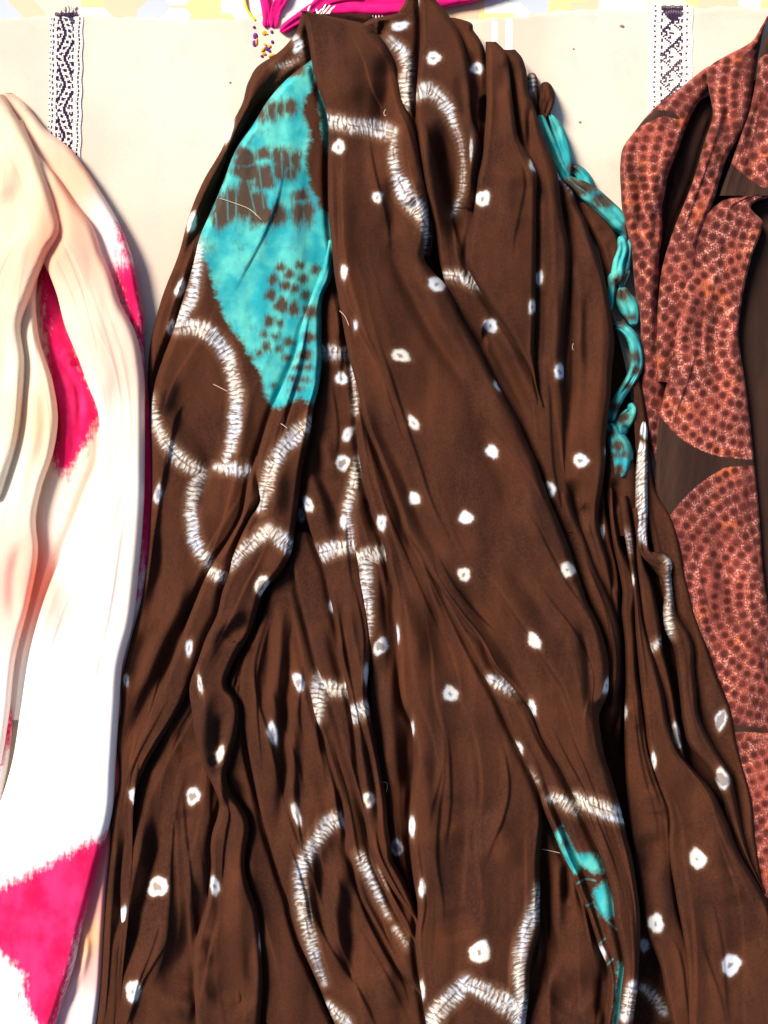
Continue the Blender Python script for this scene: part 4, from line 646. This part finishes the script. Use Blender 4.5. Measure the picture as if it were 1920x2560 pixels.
def mat_brown():
    m, t, b = new_mat('brown_tie_dye_cotton'); n = N(t)
    f = n.noise(n.pos(), px(7), 3, .6); dn = n.math('MULTIPLY', n.math('SUBTRACT', f, .5), 9.0)
    big = n.noise(n.pos((1, .55, 1)), px(150), 4, .55, .6); mid = n.noise(n.pos((1, .45, 1)), px(34), 3, .6)
    brown = n.mix(n.step(big, .34, .66), (.030, .0104, .0060), (.053, .0168, .0078))
    brown = n.mix(n.math('MULTIPLY', n.step(mid, .42, .72), .55), brown, (.060, .0196, .0090))
    brown = n.mix(n.math('MULTIPLY', n.step(n.noise(n.pos((1, .5, 1)), px(130), 4, .55, .8), .52, .76), .55), brown, (.088, .0255, .0098))
    brown = n.mix(n.math('MULTIPLY', n.step(n.noise(n.pos((1, .4, 1.3), (0, 0, .2)), px(95), 4, .55, .5), .52, .78), .55), brown, (.030, .0140, .0112))
    brown = n.mix(n.math('MULTIPLY', n.step(n.noise(n.pos(), px(6.5), 4, .8), .40, .66), .55), brown, (.068, .0255, .0145))
    brown = n.mix(n.math('MULTIPLY', n.step(n.noise(n.pos(), px(5.5), 3, .8), .50, .70), .50), brown, (.017, .0078, .0060))
    tq = n.math('ADD', n.attr('tq'), n.math('MULTIPLY', dn, 1.1))
    tcol = n.mix(n.step(n.noise(n.pos(), px(60), 3, .5), .35, .65), (.016, .26, .30), (.085, .41, .365))
    tcol = n.mix(n.math('MULTIPLY', n.step(n.noise(n.pos((1, 1, 1)), px(120), 2), .55, .75), .7), tcol, (.007, .17, .26))
    wob = n.math('MULTIPLY', n.math('SUBTRACT', n.noise(n.pos(), px(26), 3, .6), .5), 26.0)
    tmask = n.step(n.math('ADD', n.math('ADD', tq, wob), n.math('MULTIPLY', n.math('SUBTRACT', n.noise(n.pos((.3, 1, 1), (0, 0, .4)), px(8), 3, .6), .5), 20.0)), -10.0, 8.0)
    bm = n.math('MULTIPLY', n.step(n.math('ADD', n.math('ADD', n.attr('tb'), n.math('MULTIPLY', dn, .7)), n.math('MULTIPLY', n.math('SUBTRACT', n.noise(n.pos((1, .2, 1), (0, 0, .3)), px(7), 3, .6), .5), 22.0)), -10.0, 8.0), .96)
    tmask = n.math('MULTIPLY', tmask, n.math('SUBTRACT', 1.0, bm))
    cm = n.math('MULTIPLY', n.step(n.math('ADD', n.attr('tc'), n.math('MULTIPLY', dn, .22)), -2.6, 1.2), .42)
    tmask = n.math('MAXIMUM', tmask, cm)
    col = n.mix(n.math('MULTIPLY', n.step(n.attr('tq'), -14.0, 0.0), .5), brown, (.072, .040, .024))
    hz = n.math('MULTIPLY', n.step(n.noise(n.pos((1.4, .7, 1)), px(24), 4, .65), .54, .76), .55)
    tcol = n.mix(hz, tcol, (.060, .085, .070))
    col = n.mix(tmask, col, tcol)
    # tied dots
    white = (.66, .635, .615)
    fz = n.math('MULTIPLY', n.math('SUBTRACT', n.noise(n.pos(), px(3.2), 2, .7), .5), 8.0)
    dd = n.math('ADD', n.math('ADD', n.attr('dot'), n.math('MULTIPLY', dn, .45)), fz); hl = n.math('ADD', n.attr('hole'), n.math('MULTIPLY', dn, .7))
    wd = n.math('MULTIPLY', n.step(dd, -5.0, 5.0), n.math('SUBTRACT', 1.0, n.math('MULTIPLY', n.step(hl, -3.0, 3.0), .70)))
    # stitched resist bands: pleated strands of undyed cloth
    bu, bv, bd = n.attr('bu'), n.attr('bv'), n.attr('bd')
    strand = n.noise(n.comb(n.math('MULTIPLY', bu, .15), n.math('MULTIPLY', bv, .012)), 1.0, 2, .6)
    jit = n.math('MULTIPLY', n.math('SUBTRACT', n.noise(n.comb(n.math('MULTIPLY', bu, .045), n.math('MULTIPLY', bv, .05), 3.0), 1.0, 2, .5), .5), 22.0)
    ph = n.math('MULTIPLY', n.math('ADD', n.math('ADD', bu, jit), n.math('MULTIPLY', bv, .12)), 2 * math.pi / 12.5)
    reg = n.step(n.math('SINE', ph), -.1, .85)
    irr = n.step(n.noise(n.comb(n.math('MULTIPLY', bu, .13), n.math('MULTIPLY', bv, .030), 5.0), 1.0, 1, .5), .50, .66)
    gap = n.math('MAXIMUM', n.math('MULTIPLY', reg, .85), irr)
    low = n.math('MULTIPLY', n.math('SUBTRACT', n.noise(n.comb(n.math('MULTIPLY', bu, .022), n.math('MULTIPLY', bv, .015), 9.0), 1.0, 2, .5), .5), 18.0)
    edge = n.math('ADD', n.math('ADD', n.math('ADD', n.math('SUBTRACT', bd, 4.0), fz), low), n.math('MULTIPLY', n.math('SUBTRACT', strand, .53), 22.0))
    brk = n.step(n.noise(n.comb(n.math('MULTIPLY', bu, .06), n.math('MULTIPLY', bv, .05), 7.0), 1.0, 2, .5), .36, .58)
    wb = n.math('MULTIPLY', n.step(edge, -7.0, 9.0), n.math('SUBTRACT', 1.0, n.math('MULTIPLY', gap, n.math('MULTIPLY_ADD', brk, .5, .42))))
    mid_line = n.math('MULTIPLY', n.step(n.math('ABSOLUTE', n.math('ADD', bv, n.math('MULTIPLY', jit, .35))), 4.0, .8), n.step(n.noise(n.comb(n.math('MULTIPLY', bu, .02), 4.4), 1.0, 2), .46, .58))
    wb = n.math('MULTIPLY', wb, n.math('SUBTRACT', 1.0, n.math('MULTIPLY', mid_line, .7)))
    tone = n.noise(n.comb(n.math('MULTIPLY', bu, .022), n.math('MULTIPLY', bv, .05), 1.7), 1.0, 2, .5)
    wb = n.math('MULTIPLY', wb, n.math('MULTIPLY_ADD', n.step(tone, .30, .64), .45, .55))
    wm = n.math('MAXIMUM', wd, wb, clamp=True)
    halo = n.math('MULTIPLY', n.step(n.math('MAXIMUM', n.attr('dot'), bd), -16, 2), .30)
    col = n.mix(halo, col, (.20, .10, .055))
    wm = n.math('MULTIPLY', wm, n.math('MULTIPLY_ADD', n.noise(n.pos(), px(3.0), 2, .7), .30, .82), clamp=True)
    white = n.mix(n.step(n.noise(n.pos((1, .6, 1)), px(75), 3, .5), .38, .62), (.66, .61, .54), (.54, .58, .65))  # warm and bluish patches paint sun and sky tints into undyed white
    col = n.mix(wm, col, white)
    t.links.new(col, b.inputs['Base Color'])
    cloth_finish(n, b, .95, .0, (.75, .42, .30), extra=n.math('MULTIPLY', n.math('MULTIPLY', n.math('SINE', ph), n.step(bd, -14, 0)), 1.6)); return m

def mat_pink():
    m, t, b = new_mat('pink_tie_dye_cotton'); n = N(t)
    f = n.noise(n.pos(), px(16), 4, .62); ray = n.noise(n.pos((1, .22, 1), (0, 0, .35)), px(9), 3, .6)
    c = n.math('ADD', n.attr('cr'), n.math('MULTIPLY', n.math('SUBTRACT', n.math('ADD', f, ray), 1.0), 46.0))
    crim = n.mix(n.step(n.noise(n.pos((1, .7, 1)), px(90), 4, .6), .38, .64), (.68, .006, .085), (.83, .028, .16))
    base = n.mix(.12, n.attr('dye_shade', True), (1, 1, 1)); g = t.nodes.new('ShaderNodeHueSaturation'); t.links.new(base, g.inputs['Color']); g.inputs['Value'].default_value = .85; g.inputs['Saturation'].default_value = 1.4
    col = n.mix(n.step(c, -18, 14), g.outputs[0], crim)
    t.links.new(col, b.inputs['Base Color'])
    
    cloth_finish(n, b, .9, .15, weave=5, st=.25)
    tr = t.nodes.new('ShaderNodeBsdfTranslucent'); t.links.new(col, tr.inputs[0]); mx = t.nodes.new('ShaderNodeMixShader'); mx.inputs[0].default_value = .16
    t.links.new(b.outputs[0], mx.inputs[1]); t.links.new(tr.outputs[0], mx.inputs[2]); t.links.new(mx.outputs[0], t.nodes['Material Output'].inputs[0]); return m

def mat_batik():
    m, t, b = new_mat('batik_printed_cotton'); n = N(t)
    f = n.noise(n.pos(), px(8), 3, .6); dn = n.math('MULTIPLY', n.math('SUBTRACT', f, .5), 9.0)
    big = n.noise(n.pos(), px(120), 3, .5)
    red = n.mix(n.step(big, .36, .64), (.120, .026, .021), (.21, .042, .029)); red = n.mix(n.math('MULTIPLY', n.step(n.noise(n.pos(), px(70), 3, .5), .56, .72), .75), red, (.40, .085, .030))
    red = n.mix(n.math('MULTIPLY', n.step(n.noise(n.pos(), px(30), 2, .5), .5, .75), .6), red, (.17, .036, .030))
    sp = n.noise(n.pos(), px(4.6), 3, .8); dt = n.math('ADD', n.math('ADD', n.attr('dt'), n.math('MULTIPLY', dn, .45)), n.math('MULTIPLY', n.math('SUBTRACT', n.noise(n.pos(), px(45), 2), .5), 7.0))
    away = n.step(dt, -2.0, -7.0)
    light = n.math('MULTIPLY', n.math('MULTIPLY', n.step(sp, .47, .62), n.math('MULTIPLY_ADD', away, .80, .10)), n.math('MULTIPLY_ADD', n.step(n.noise(n.pos((1, .5, 1)), px(55), 3, .6), .35, .65), .75, .25))
    col = n.mix(light, red, n.mix(n.step(n.noise(n.pos(), px(50), 2), .4, .65), (.66, .29, .21), (.70, .34, .28)))
    col = n.mix(n.math('MULTIPLY', n.step(dt, -3.6, 3.0), n.math('MULTIPLY_ADD', n.step(n.noise(n.pos(), px(40), 2), .35, .55), .35, .62)), col, (.048, .012, .010))
    plain = n.mix(n.step(n.noise(n.pos((1, .3, 1)), px(60), 3), .35, .7), (.026, .0125, .0095), (.038, .019, .0135))
    col = n.mix(n.step(n.math('ADD', n.attr('co'), n.math('MULTIPLY', dn, .5)), -1.6, 1.6), plain, col)
    t.links.new(col, b.inputs['Base Color']); cloth_finish(n, b, .92, .1, (.8, .4, .3), weave=4, st=.5, rot=.1); return m

MATS = dict(brown=mat_brown(), pink=mat_pink(), batik=mat_batik())

# ================================================================== build the cloth meshes
def tagit(o, label=None, cat=None, kind=None, group=None):
    if label: o['label'] = label
    if cat: o['category'] = cat
    if kind: o['kind'] = kind
    if group: o['group'] = group
    return o
def empty(name, u, v, z=6):
    o = bpy.data.objects.new(name, None); COL.objects.link(o); o.location = Vector(P(np.float64(u), np.float64(v), z)); o.empty_display_size = .02; return o
ROOT = dict(brown=tagit(empty('tie_dye_scarf', 950, 1300), 'dark brown gathered scarf with white tied dots and a turquoise patch', 'scarf'),
            pink=tagit(empty('tie_dye_scarf', 150, 1300), 'pale pink and cream gathered scarf with crimson dyed patches', 'scarf'),
            batik=tagit(empty('batik_scarf', 1800, 1200), 'rust red scarf printed with rings of dark dots on dark brown', 'scarf'))
def make_mesh(name, V, F, mat, parent=None, smooth=True):
    me = bpy.data.meshes.new(name); nv, nf = len(V), len(F)
    me.vertices.add(nv); me.vertices.foreach_set('co', np.ascontiguousarray(V, np.float32).ravel())
    me.loops.add(nf * 4); me.loops.foreach_set('vertex_index', np.ascontiguousarray(F, np.int32).ravel())
    me.polygons.add(nf); me.polygons.foreach_set('loop_start', np.arange(0, nf * 4, 4, dtype=np.int32))
    me.polygons.foreach_set('use_smooth', np.full(nf, smooth)); me.update(); me.validate()
    me.materials.append(mat)
    o = bpy.data.objects.new(name, me); COL.objects.link(o)
    if parent:
        o.parent = parent; o.location = -parent.location
    return o
def grid_faces(r, c):
    i = np.arange(r * c).reshape(r, c)
    return np.stack([i[1:, :-1], i[1:, 1:], i[:-1, 1:], i[:-1, :-1]], -1).reshape(-1, 4)
for nme, s in SH.items():
    X, Y, Z = s['X'], s['Y'], s['Z']
    def pad(a): return np.concatenate([a[:, :1], a[:, :1], a, a[:, -1:], a[:, -1:]], 1)
    Xp, Yp, Zp = pad(X), pad(Y), pad(Z)
    in_l = np.sign(X[:, 1] - X[:, 0])[:, None]; w_ = np.minimum(np.abs(X[:, -1:] - X[:, :1]) * .25, 9)
    Zp[:, 0:1] = np.maximum(Z[:, :1] - 34, 4.6); Zp[:, 1:2] = np.maximum(Z[:, :1] - 8, 5.0)
    Zp[:, -1:] = np.maximum(Z[:, -1:] - 34, 4.6); Zp[:, -2:-1] = np.maximum(Z[:, -1:] - 8, 5.0)
    dxl = X[:, -1:] - X[:, :1]; dyl = Y[:, -1:] - Y[:, :1]; ln = np.maximum(np.hypot(dxl, dyl), 1e-3)
    Xp[:, 0:1] += dxl / ln * w_; Yp[:, 0:1] += dyl / ln * w_; Xp[:, -1:] -= dxl / ln * w_; Yp[:, -1:] -= dyl / ln * w_
    V = P(Xp.ravel(), Yp.ravel(), Zp.ravel())
    o = make_mesh(s['part'], V, grid_faces(*Xp.shape), MATS[s['obj']], ROOT[s['obj']])
    if s['label']: o['label'] = s['label']
    defaults = dict(brown=dict(dot=-20, hole=-20, bd=-30, bu=0, bv=20, tq=-30, tb=-20, tc=-20), pink=dict(cr=-40), batik=dict(co=-30, dt=-20))[s['obj']]
    for k, dv in defaults.items():
        a = s['at'].get(k); a = np.full(X.shape, dv, float) if a is None else a
        at = o.data.attributes.new(k, 'FLOAT', 'POINT'); at.data.foreach_set('value', pad(a).ravel().astype(np.float32))
    if 'dye_shade' in s:
        dye_shade_col = np.stack([pad(s['dye_shade'][..., i]) for i in range(3)] + [np.ones(Xp.shape)], -1)
        at = o.data.attributes.new('dye_shade', 'FLOAT_COLOR', 'POINT'); at.data.foreach_set('color', dye_shade_col.ravel().astype(np.float32))

# ================================================================== cream woven cloth under the scarves
def mat_cream():
    m, t, b = new_mat('cream_handwoven_cotton'); n = N(t)
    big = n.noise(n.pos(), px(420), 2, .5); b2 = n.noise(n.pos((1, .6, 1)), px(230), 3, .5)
    col = n.mix(n.step(big, .35, .65), (.57, .47, .385), (.66, .575, .475)); col = n.mix(n.math('MULTIPLY', n.step(b2, .5, .72), .55), col, (.65, .46, .36))  # cream-to-peach drift paints tints of coloured light into the cloth
    spk = n.step(n.noise(n.pos(), px(16), 4, .75), .66, .74); col = n.mix(n.math('MULTIPLY', spk, .35), col, (.42, .34, .28))
    col = n.mix(n.math('MULTIPLY', n.step(n.noise(n.pos(), px(4.5), 3, .85), .46, .70), .42), col, (.46, .385, .32))
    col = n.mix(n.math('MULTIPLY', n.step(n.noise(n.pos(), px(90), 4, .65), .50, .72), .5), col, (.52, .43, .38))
    t.links.new(col, b.inputs['Base Color']); cloth_finish(n, b, .95, .1, weave=2.2, st=.4, rot=.35); return m
def mat_plain(name, c, rough=.9, c2=None, sc=20, st=.3):
    m, t, b = new_mat(name); n = N(t)
    t.links.new(n.mix(n.step(n.noise(n.pos(), px(sc), 3, .6), .35, .65), c, c2 or tuple(x * .82 for x in c)), b.inputs['Base Color']); cloth_finish(n, b, rough, .1, st=st); return m
def mat_cells(name):
    m, t, b = new_mat(name); n = N(t); t.links.new(n.attr('col', True), b.inputs['Base Color']); cloth_finish(n, b, .95, .1); return m
cream = tagit(empty('woven_cloth', 950, 1300, 2), 'cream handwoven cloth with embroidered bands under the scarves', 'cloth')
def surface(name, us, vs_, zf, mat, parent):
    U, V = np.meshgrid(us, vs_); Z = zf(U, V); return make_mesh(name, P(U.ravel(), V.ravel(), Z.ravel()), grid_faces(*U.shape), mat, parent)
def topedge(u): return 47 - 9 * np.exp(-((u - 150) / 130.)**2) - 26 * np.clip((u - 1180) / 350., 0, 1) + 3.5 * np.sin(u / 61.) + 2 * np.sin(u / 23. + 1) + 2.0 * np.sin(u / 9.)
us = np.arange(-500, 2421, 9.); rows = np.concatenate([[0, .8, 2, 4], np.arange(8, 2900, 12.)])
U, Rr = np.meshgrid(us, rows); Vv = topedge(U) + Rr
Zc = 2.6 + 1.6 * (1 - np.exp(-Rr / 2.5)) - 3.4 * (Rr == 0) + 0.8 * vnoise(U / 160., Vv / 190., 5) + 1.6 * np.exp(-((Rr - 9) / 6)**2)
Zc = np.clip(Zc, .3, 5.2)
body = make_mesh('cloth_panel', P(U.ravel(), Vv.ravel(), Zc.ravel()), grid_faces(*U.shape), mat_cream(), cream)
PUR, WHT = (.040, .016, .055), (.78, .74, .72)
def emb_band(u0, cells, v0, v1, cell, fn, lean):
    nr = int((v1 - v0) / cell); Vl, Fl, Cl = [], [], []
    rng = random.Random(int(u0))
    for j in range(nr):
        for i in range(cells):
            c = fn(i, j)
            if c is None: continue
            u = u0 + i * cell + lean * j * cell + 1.2 * math.sin(j * .37); v = v0 + j * cell + rng.uniform(-.4, .4) + 1.0 * math.sin(i * 1.3 + j * .11)
            h = cell * (.5 if c is WHT else .46); z = 6.6 if c is WHT else 6.1; k = len(Vl)
            for (a, bb, zz) in ((-h,-h,4.5),(h,-h,4.5),(h,h,4.5),(-h,h,4.5),(-h*.72,-h*.72,z),(h*.72,-h*.72,z),(h*.72,h*.72,z),(-h*.72,h*.72,z)):
                Vl.append((u + a, v + bb, zz)); q = rng.uniform(.9, 1.06); Cl.append((*[min(1, x * q) for x in c], 1))
            for f in ((4,7,6,5),(0,4,5,1),(1,5,6,2),(2,6,7,3),(3,7,4,0)): Fl.append([k + x for x in f])
    V = np.array(Vl); o = make_mesh('embroidered_band', P(V[:, 0], V[:, 1], V[:, 2]), np.array(Fl), mat_cells('embroidery_thread'), cream, smooth=False)
    at = o.data.attributes.new('col', 'FLOAT_COLOR', 'POINT'); at.data.foreach_set('color', np.array(Cl, np.float32).ravel()); return o
def tri(j, per, lo, hi):
    t = (j % per) / per; t = 2*t if t < .5 else 2 - 2*t; return lo + (hi - lo) * t
def fn_left(i, j):
    if j < 3: return PUR if 3 <= i <= 18 else None
    if i in (0, 1): return WHT if (i or j % 4) else PUR
    if i == 2: return PUR if j % 4 < 2 else WHT
    if i == 20: return PUR if j % 3 < 2 else WHT
    if i in (3, 4, 17, 18, 19, 21, 22): return WHT
    if i in (5, 16): return PUR if j % 5 < 3 else WHT
    z = tri(j + 4, 36, 6.5, 14.5); d = i - z; a = abs(d)
    if j < 9 and d > 2.2 and i < 16: return PUR
    if a < 1.1: return PUR if j % 4 < 2 else WHT
    if 2.6 < a < 4.8: return PUR
    if 6.0 < a < 7.4: return PUR if j % 5 < 3 else WHT
    return WHT
def fn_right(i, j):
    if i in (0, 1, 4, 5, 6, 20, 21, 23, 24, 25): return WHT
    if i in (2, 3): return PUR if (j % 3 == 0 and i == 3) else WHT
    if i == 22: return PUR if j % 4 < 1 else WHT
    if j < 3: return PUR if 7 <= i <= 19 else None
    if j < 9 and abs(i - 13) < (9 - j) * .9: return PUR
    if i in (7, 19): return PUR if j % 4 < 2 else WHT
    a, c = i - 13, j - 9
    p, q = (a + c) % 14, (a - c) % 14
    if p in (0, 1) or q == 0: return PUR
    if (p, q) in ((7, 7), (7, 6), (6, 7), (6, 6)) or (p in (7, 8) and q in (7, 8)): return PUR
    if (p in (2, 3, 4) and q % 4 < 2 and 3 < q < 12) or (q in (2, 3, 4) and p % 4 < 2 and 3 < p < 12): return PUR
    return WHT
emb_band(128, 23, 33, 470, 3.55, fn_left, -.018); emb_band(1626, 26, 16, 330, 4.2, fn_right, -.012)
def strip_on(name, u0, u1, v0, v1, mat, z=5.9):
    a = np.linspace(u0, u1, 5); b_ = np.linspace(v0, v1, 30)
    return surface(name, a, b_, lambda U, V: z + 0*U - 1.2 * (np.abs(U - (u0+u1)/2) > (u1-u0)*.45), mat, cream)
mw = mat_plain('white_stripe_thread', (.86, .80, .80))
strip_on('woven_stripe', 1229, 1245, 52, 300, mw); strip_on('woven_stripe', 1264, 1282, 47, 300, mw)
# tufted motif
def blob(name, u, v, z, a, b_, h, rot, mat, parent, seg=10):
    th = np.linspace(0, 2*np.pi, seg, endpoint=False); Vl = []
    for k, (r, zz) in enumerate(((1, 0), (.85, .55), (.45, .95), (.05, 1.0))):
        x = np.cos(th) * a * r; y = np.sin(th) * b_ * r; c, s_ = math.cos(rot), math.sin(rot)
        Vl += [(u + xx*c - yy*s_, v + xx*s_ + yy*c, z + zz*h) for xx, yy in zip(x, y)]
    F = [[k*seg+i, k*seg+(i+1) % seg, (k+1)*seg+(i+1) % seg, (k+1)*seg+i][::-1] for k in range(3) for i in range(seg)]
    V = np.array(Vl); return make_mesh(name, P(V[:, 0], V[:, 1], V[:, 2]), np.array(F), mat, parent)
mpu, mor = mat_plain('purple_yarn', (.14, .03, .20)), mat_plain('orange_yarn', (.80, .33, .02), c2=(.62, .22, .02))
for x, y, a, b_, r, m in [(468,235,14,14,0,mpu),(478,310,22,28,.2,mpu),(470,375,18,30,0,mpu),(488,360,9,40,.1,mor),(572,222,26,12,.1,mpu),(555,285,22,22,.5,mor),(620,275,14,16,0,mpu),(575,290,18,8,.6,mor),(625,362,14,16,0,mpu),(565,385,22,10,.5,mor),(600,400,18,16,0,mor),(580,420,26,20,.3,mpu),(545,430,14,26,.6,mor),(555,465,22,14,.3,mor),(535,485,14,12,0,mpu),(620,480,34,12,-.3,mor),(600,440,14,14,0,mpu)]:
    blob('embroidered_tuft', 500 + x / 3.456, y / 3.456, 4.4, a / 3.456, b_ / 3.456, 3.2, r, m, cream)
mdirt = mat_plain('brown_speck', (.30, .20, .13))
for x, y, a, b_, r in [(1555,65,7,3.5,.2),(1434,122,2.5,3,0),(1450,305,4,3,.4),(575,206,3,2,0)]:
    blob('lint_speck', x, y, 4.3, a, b_, 2.2, r, mdirt, cream, 8)

# ================================================================== what lies beyond the cloth's top edge
def mat_cover():
    m, t, b = new_mat('printed_table_cover'); n = N(t)
    v = t.nodes.new('ShaderNodeTexVoronoi'); v.distance = 'CHEBYCHEV'; v.inputs['Scale'].default_value = px(95); t.links.new(n.pos(), v.inputs['Vector'])
    sp = t.nodes.new('ShaderNodeSeparateColor'); t.links.new(v.outputs['Color'], sp.inputs[0])
    col = n.mix(n.step(sp.outputs[0], .55, .6), (.84, .82, .78), (.84, .70, .30)); col = n.mix(n.step(sp.outputs[1], .68, .72), col, (.52, .57, .64)); col = n.mix(n.step(sp.outputs[2], .8, .83), col, (.83, .56, .38))
    col = n.mix(.12, col, (.84, .82, .78)); hs = t.nodes.new('ShaderNodeHueSaturation'); t.links.new(col, hs.inputs['Color']); hs.inputs['Value'].default_value = .78; hs.inputs['Saturation'].default_value = 1.1; col = hs.outputs[0]
    t.links.new(col, b.inputs['Base Color']); cloth_finish(n, b, .8, .1); return m
us2 = np.linspace(-3600, 5520, 60); vs2 = np.linspace(-3200, 5760, 60)
cover = surface('table_cover', us2, vs2, lambda U, V: 0*U, mat_cover(), None); cover['kind'] = 'structure'
mm = mat_plain('magenta_cotton', (.66, .008, .17), c2=(.52, .005, .12))
mag = tagit(empty('magenta_scarf', 900, 20, 1), 'magenta cloth lying behind the top edge of the cream cloth', 'cloth')
def ribbon(name, path, wid, z, drop, mat, parent, n=13):
    tube('_tmp', 'x', path, wid, z, drop, n=n, nz=1.0); s = SH.pop('_tmp'); X, Y, Z = s['X'], s['Y'], np.maximum(s['Z'], .6)
    return make_mesh(name, P(X.ravel(), Y.ravel(), Z.ravel()), grid_faces(*X.shape), mat, parent)
ribbon('strap', [(650,-220),(652,-60),(664,0),(668,40),(664,70)], [14,14,14,12,10], 12, 10, mm, mag)
ribbon('strap', [(760,-220),(730,-80),(706,-8),(690,25),(682,70)], [14,15,16,14,12], 14, 11, mm, mag)
ribbon('folded_edge', [(700,80),(745,50),(800,22),(870,14),(960,20),(1050,12),(1120,2),(1200,-14),(1320,-60)], [12,16,22,24,24,22,16,14,14], 22, 18, mm, mag)
ribbon('folded_edge', [(770,30),(840,-14),(950,-22),(1060,-20),(1150,-26),(1290,-60)], [10,22,24,24,20,16], 26, 18, mm, mag)
mf = mat_plain('white_fringe_thread', (.84, .76, .70))
fr = tagit(empty('fringed_cloth', 850, 45, 1), 'peach cloth with white fringe peeking above the brown scarf', 'cloth')
ribbon('cloth_panel', [(740,62),(800,46),(880,44),(980,46),(1080,60)], [18,24,26,24,18], 9, 6, mat_plain('peach_cotton', (.78, .45, .30), c2=(.70, .50, .42), sc=40), fr)
rng = random.Random(3)
for x0, y0, x1, y1 in [(776,14,770,30),(826,12,806,36),(815,10,800,42),(832,18,812,40),(790,22,796,42),(806,22,792,40),(838,14,822,36)]:
    ribbon('fringe_strand', [(x0, y0), ((x0+x1)/2 + rng.uniform(-2, 2), (y0+y1)/2), (x1, y1)], [2.2, 2.5, 2.2], 44, 4, mf, fr, n=7)
for pth in [[(880,22),(868,28),(870,44),(876,54)],[(874,34),(884,40),(892,54)],[(890,40),(898,34),(906,44),(902,56)],[(906,48),(914,40),(922,52)],[(930,30),(932,44),(930,56)],[(938,30),(940,42),(939,54)],[(946,32),(948,44),(947,54)],[(954,32),(956,42),(955,50)]]:
    ribbon('fringe_strand', pth, [1.6] * len(pth), 20, 4, mf, fr, n=7)
tagit(ribbon('yellow_cord', [(600,-180),(606,-60),(611,-6),(617,20),(626,36),(640,52)], [3.4] * 6, 9, 6, mat_plain('yellow_cord_thread', (.82, .56, .03)), None), 'thin yellow cord beside the magenta straps', 'cord')
for pth in [[(160,34),(156,22),(162,14)],[(168,34),(170,20),(166,10)],[(178,34),(184,20),(190,14)],[(190,35),(186,24),(180,16)],[(150,35),(148,26),(152,18)],[(174,34),(178,24),(176,14)],[(164,35),(160,26),(164,20)]]:
    ribbon('loose_end', pth, [1.2] * 3, 6, 3, mf, cream, n=5)
# lint threads on the brown scarf
ml = mat_plain('lint_thread', (.70, .52, .42))
for pth in [cv('Q2',(375,1025),(420,1070),(445,1120),(458,1158)), cv('P1',(1010,0),(1080,35),(1140,66)), cv('P1',(1565,330),(1610,350),(1655,385)), cv('P4',(1030,1575),(1060,1580),(1065,1620),(1055,1660)), cv('P4',(1060,1620),(1080,1665)), cv('Q7',(880,700),(950,715),(1040,735)), cv('Q4',(830,740),(805,760),(800,800),(830,835)), cv('Q1',(775,940),(760,975),(768,1000),(785,990)), cv('A',(945,855),(1020,880),(1080,905),(1130,950))]:
    m_ = pth[len(pth)//2]; n_ = top_at(m_[0], m_[1], B); s = SH[n_]; zz = s['Z'].flat[((s['X']-m_[0])**2 + (s['Y']-m_[1])**2).argmin()]
    ribbon('lint_thread', pth, [.75] * len(pth), zz + 2.5, 1.4, ml, ROOT['brown'], n=5)
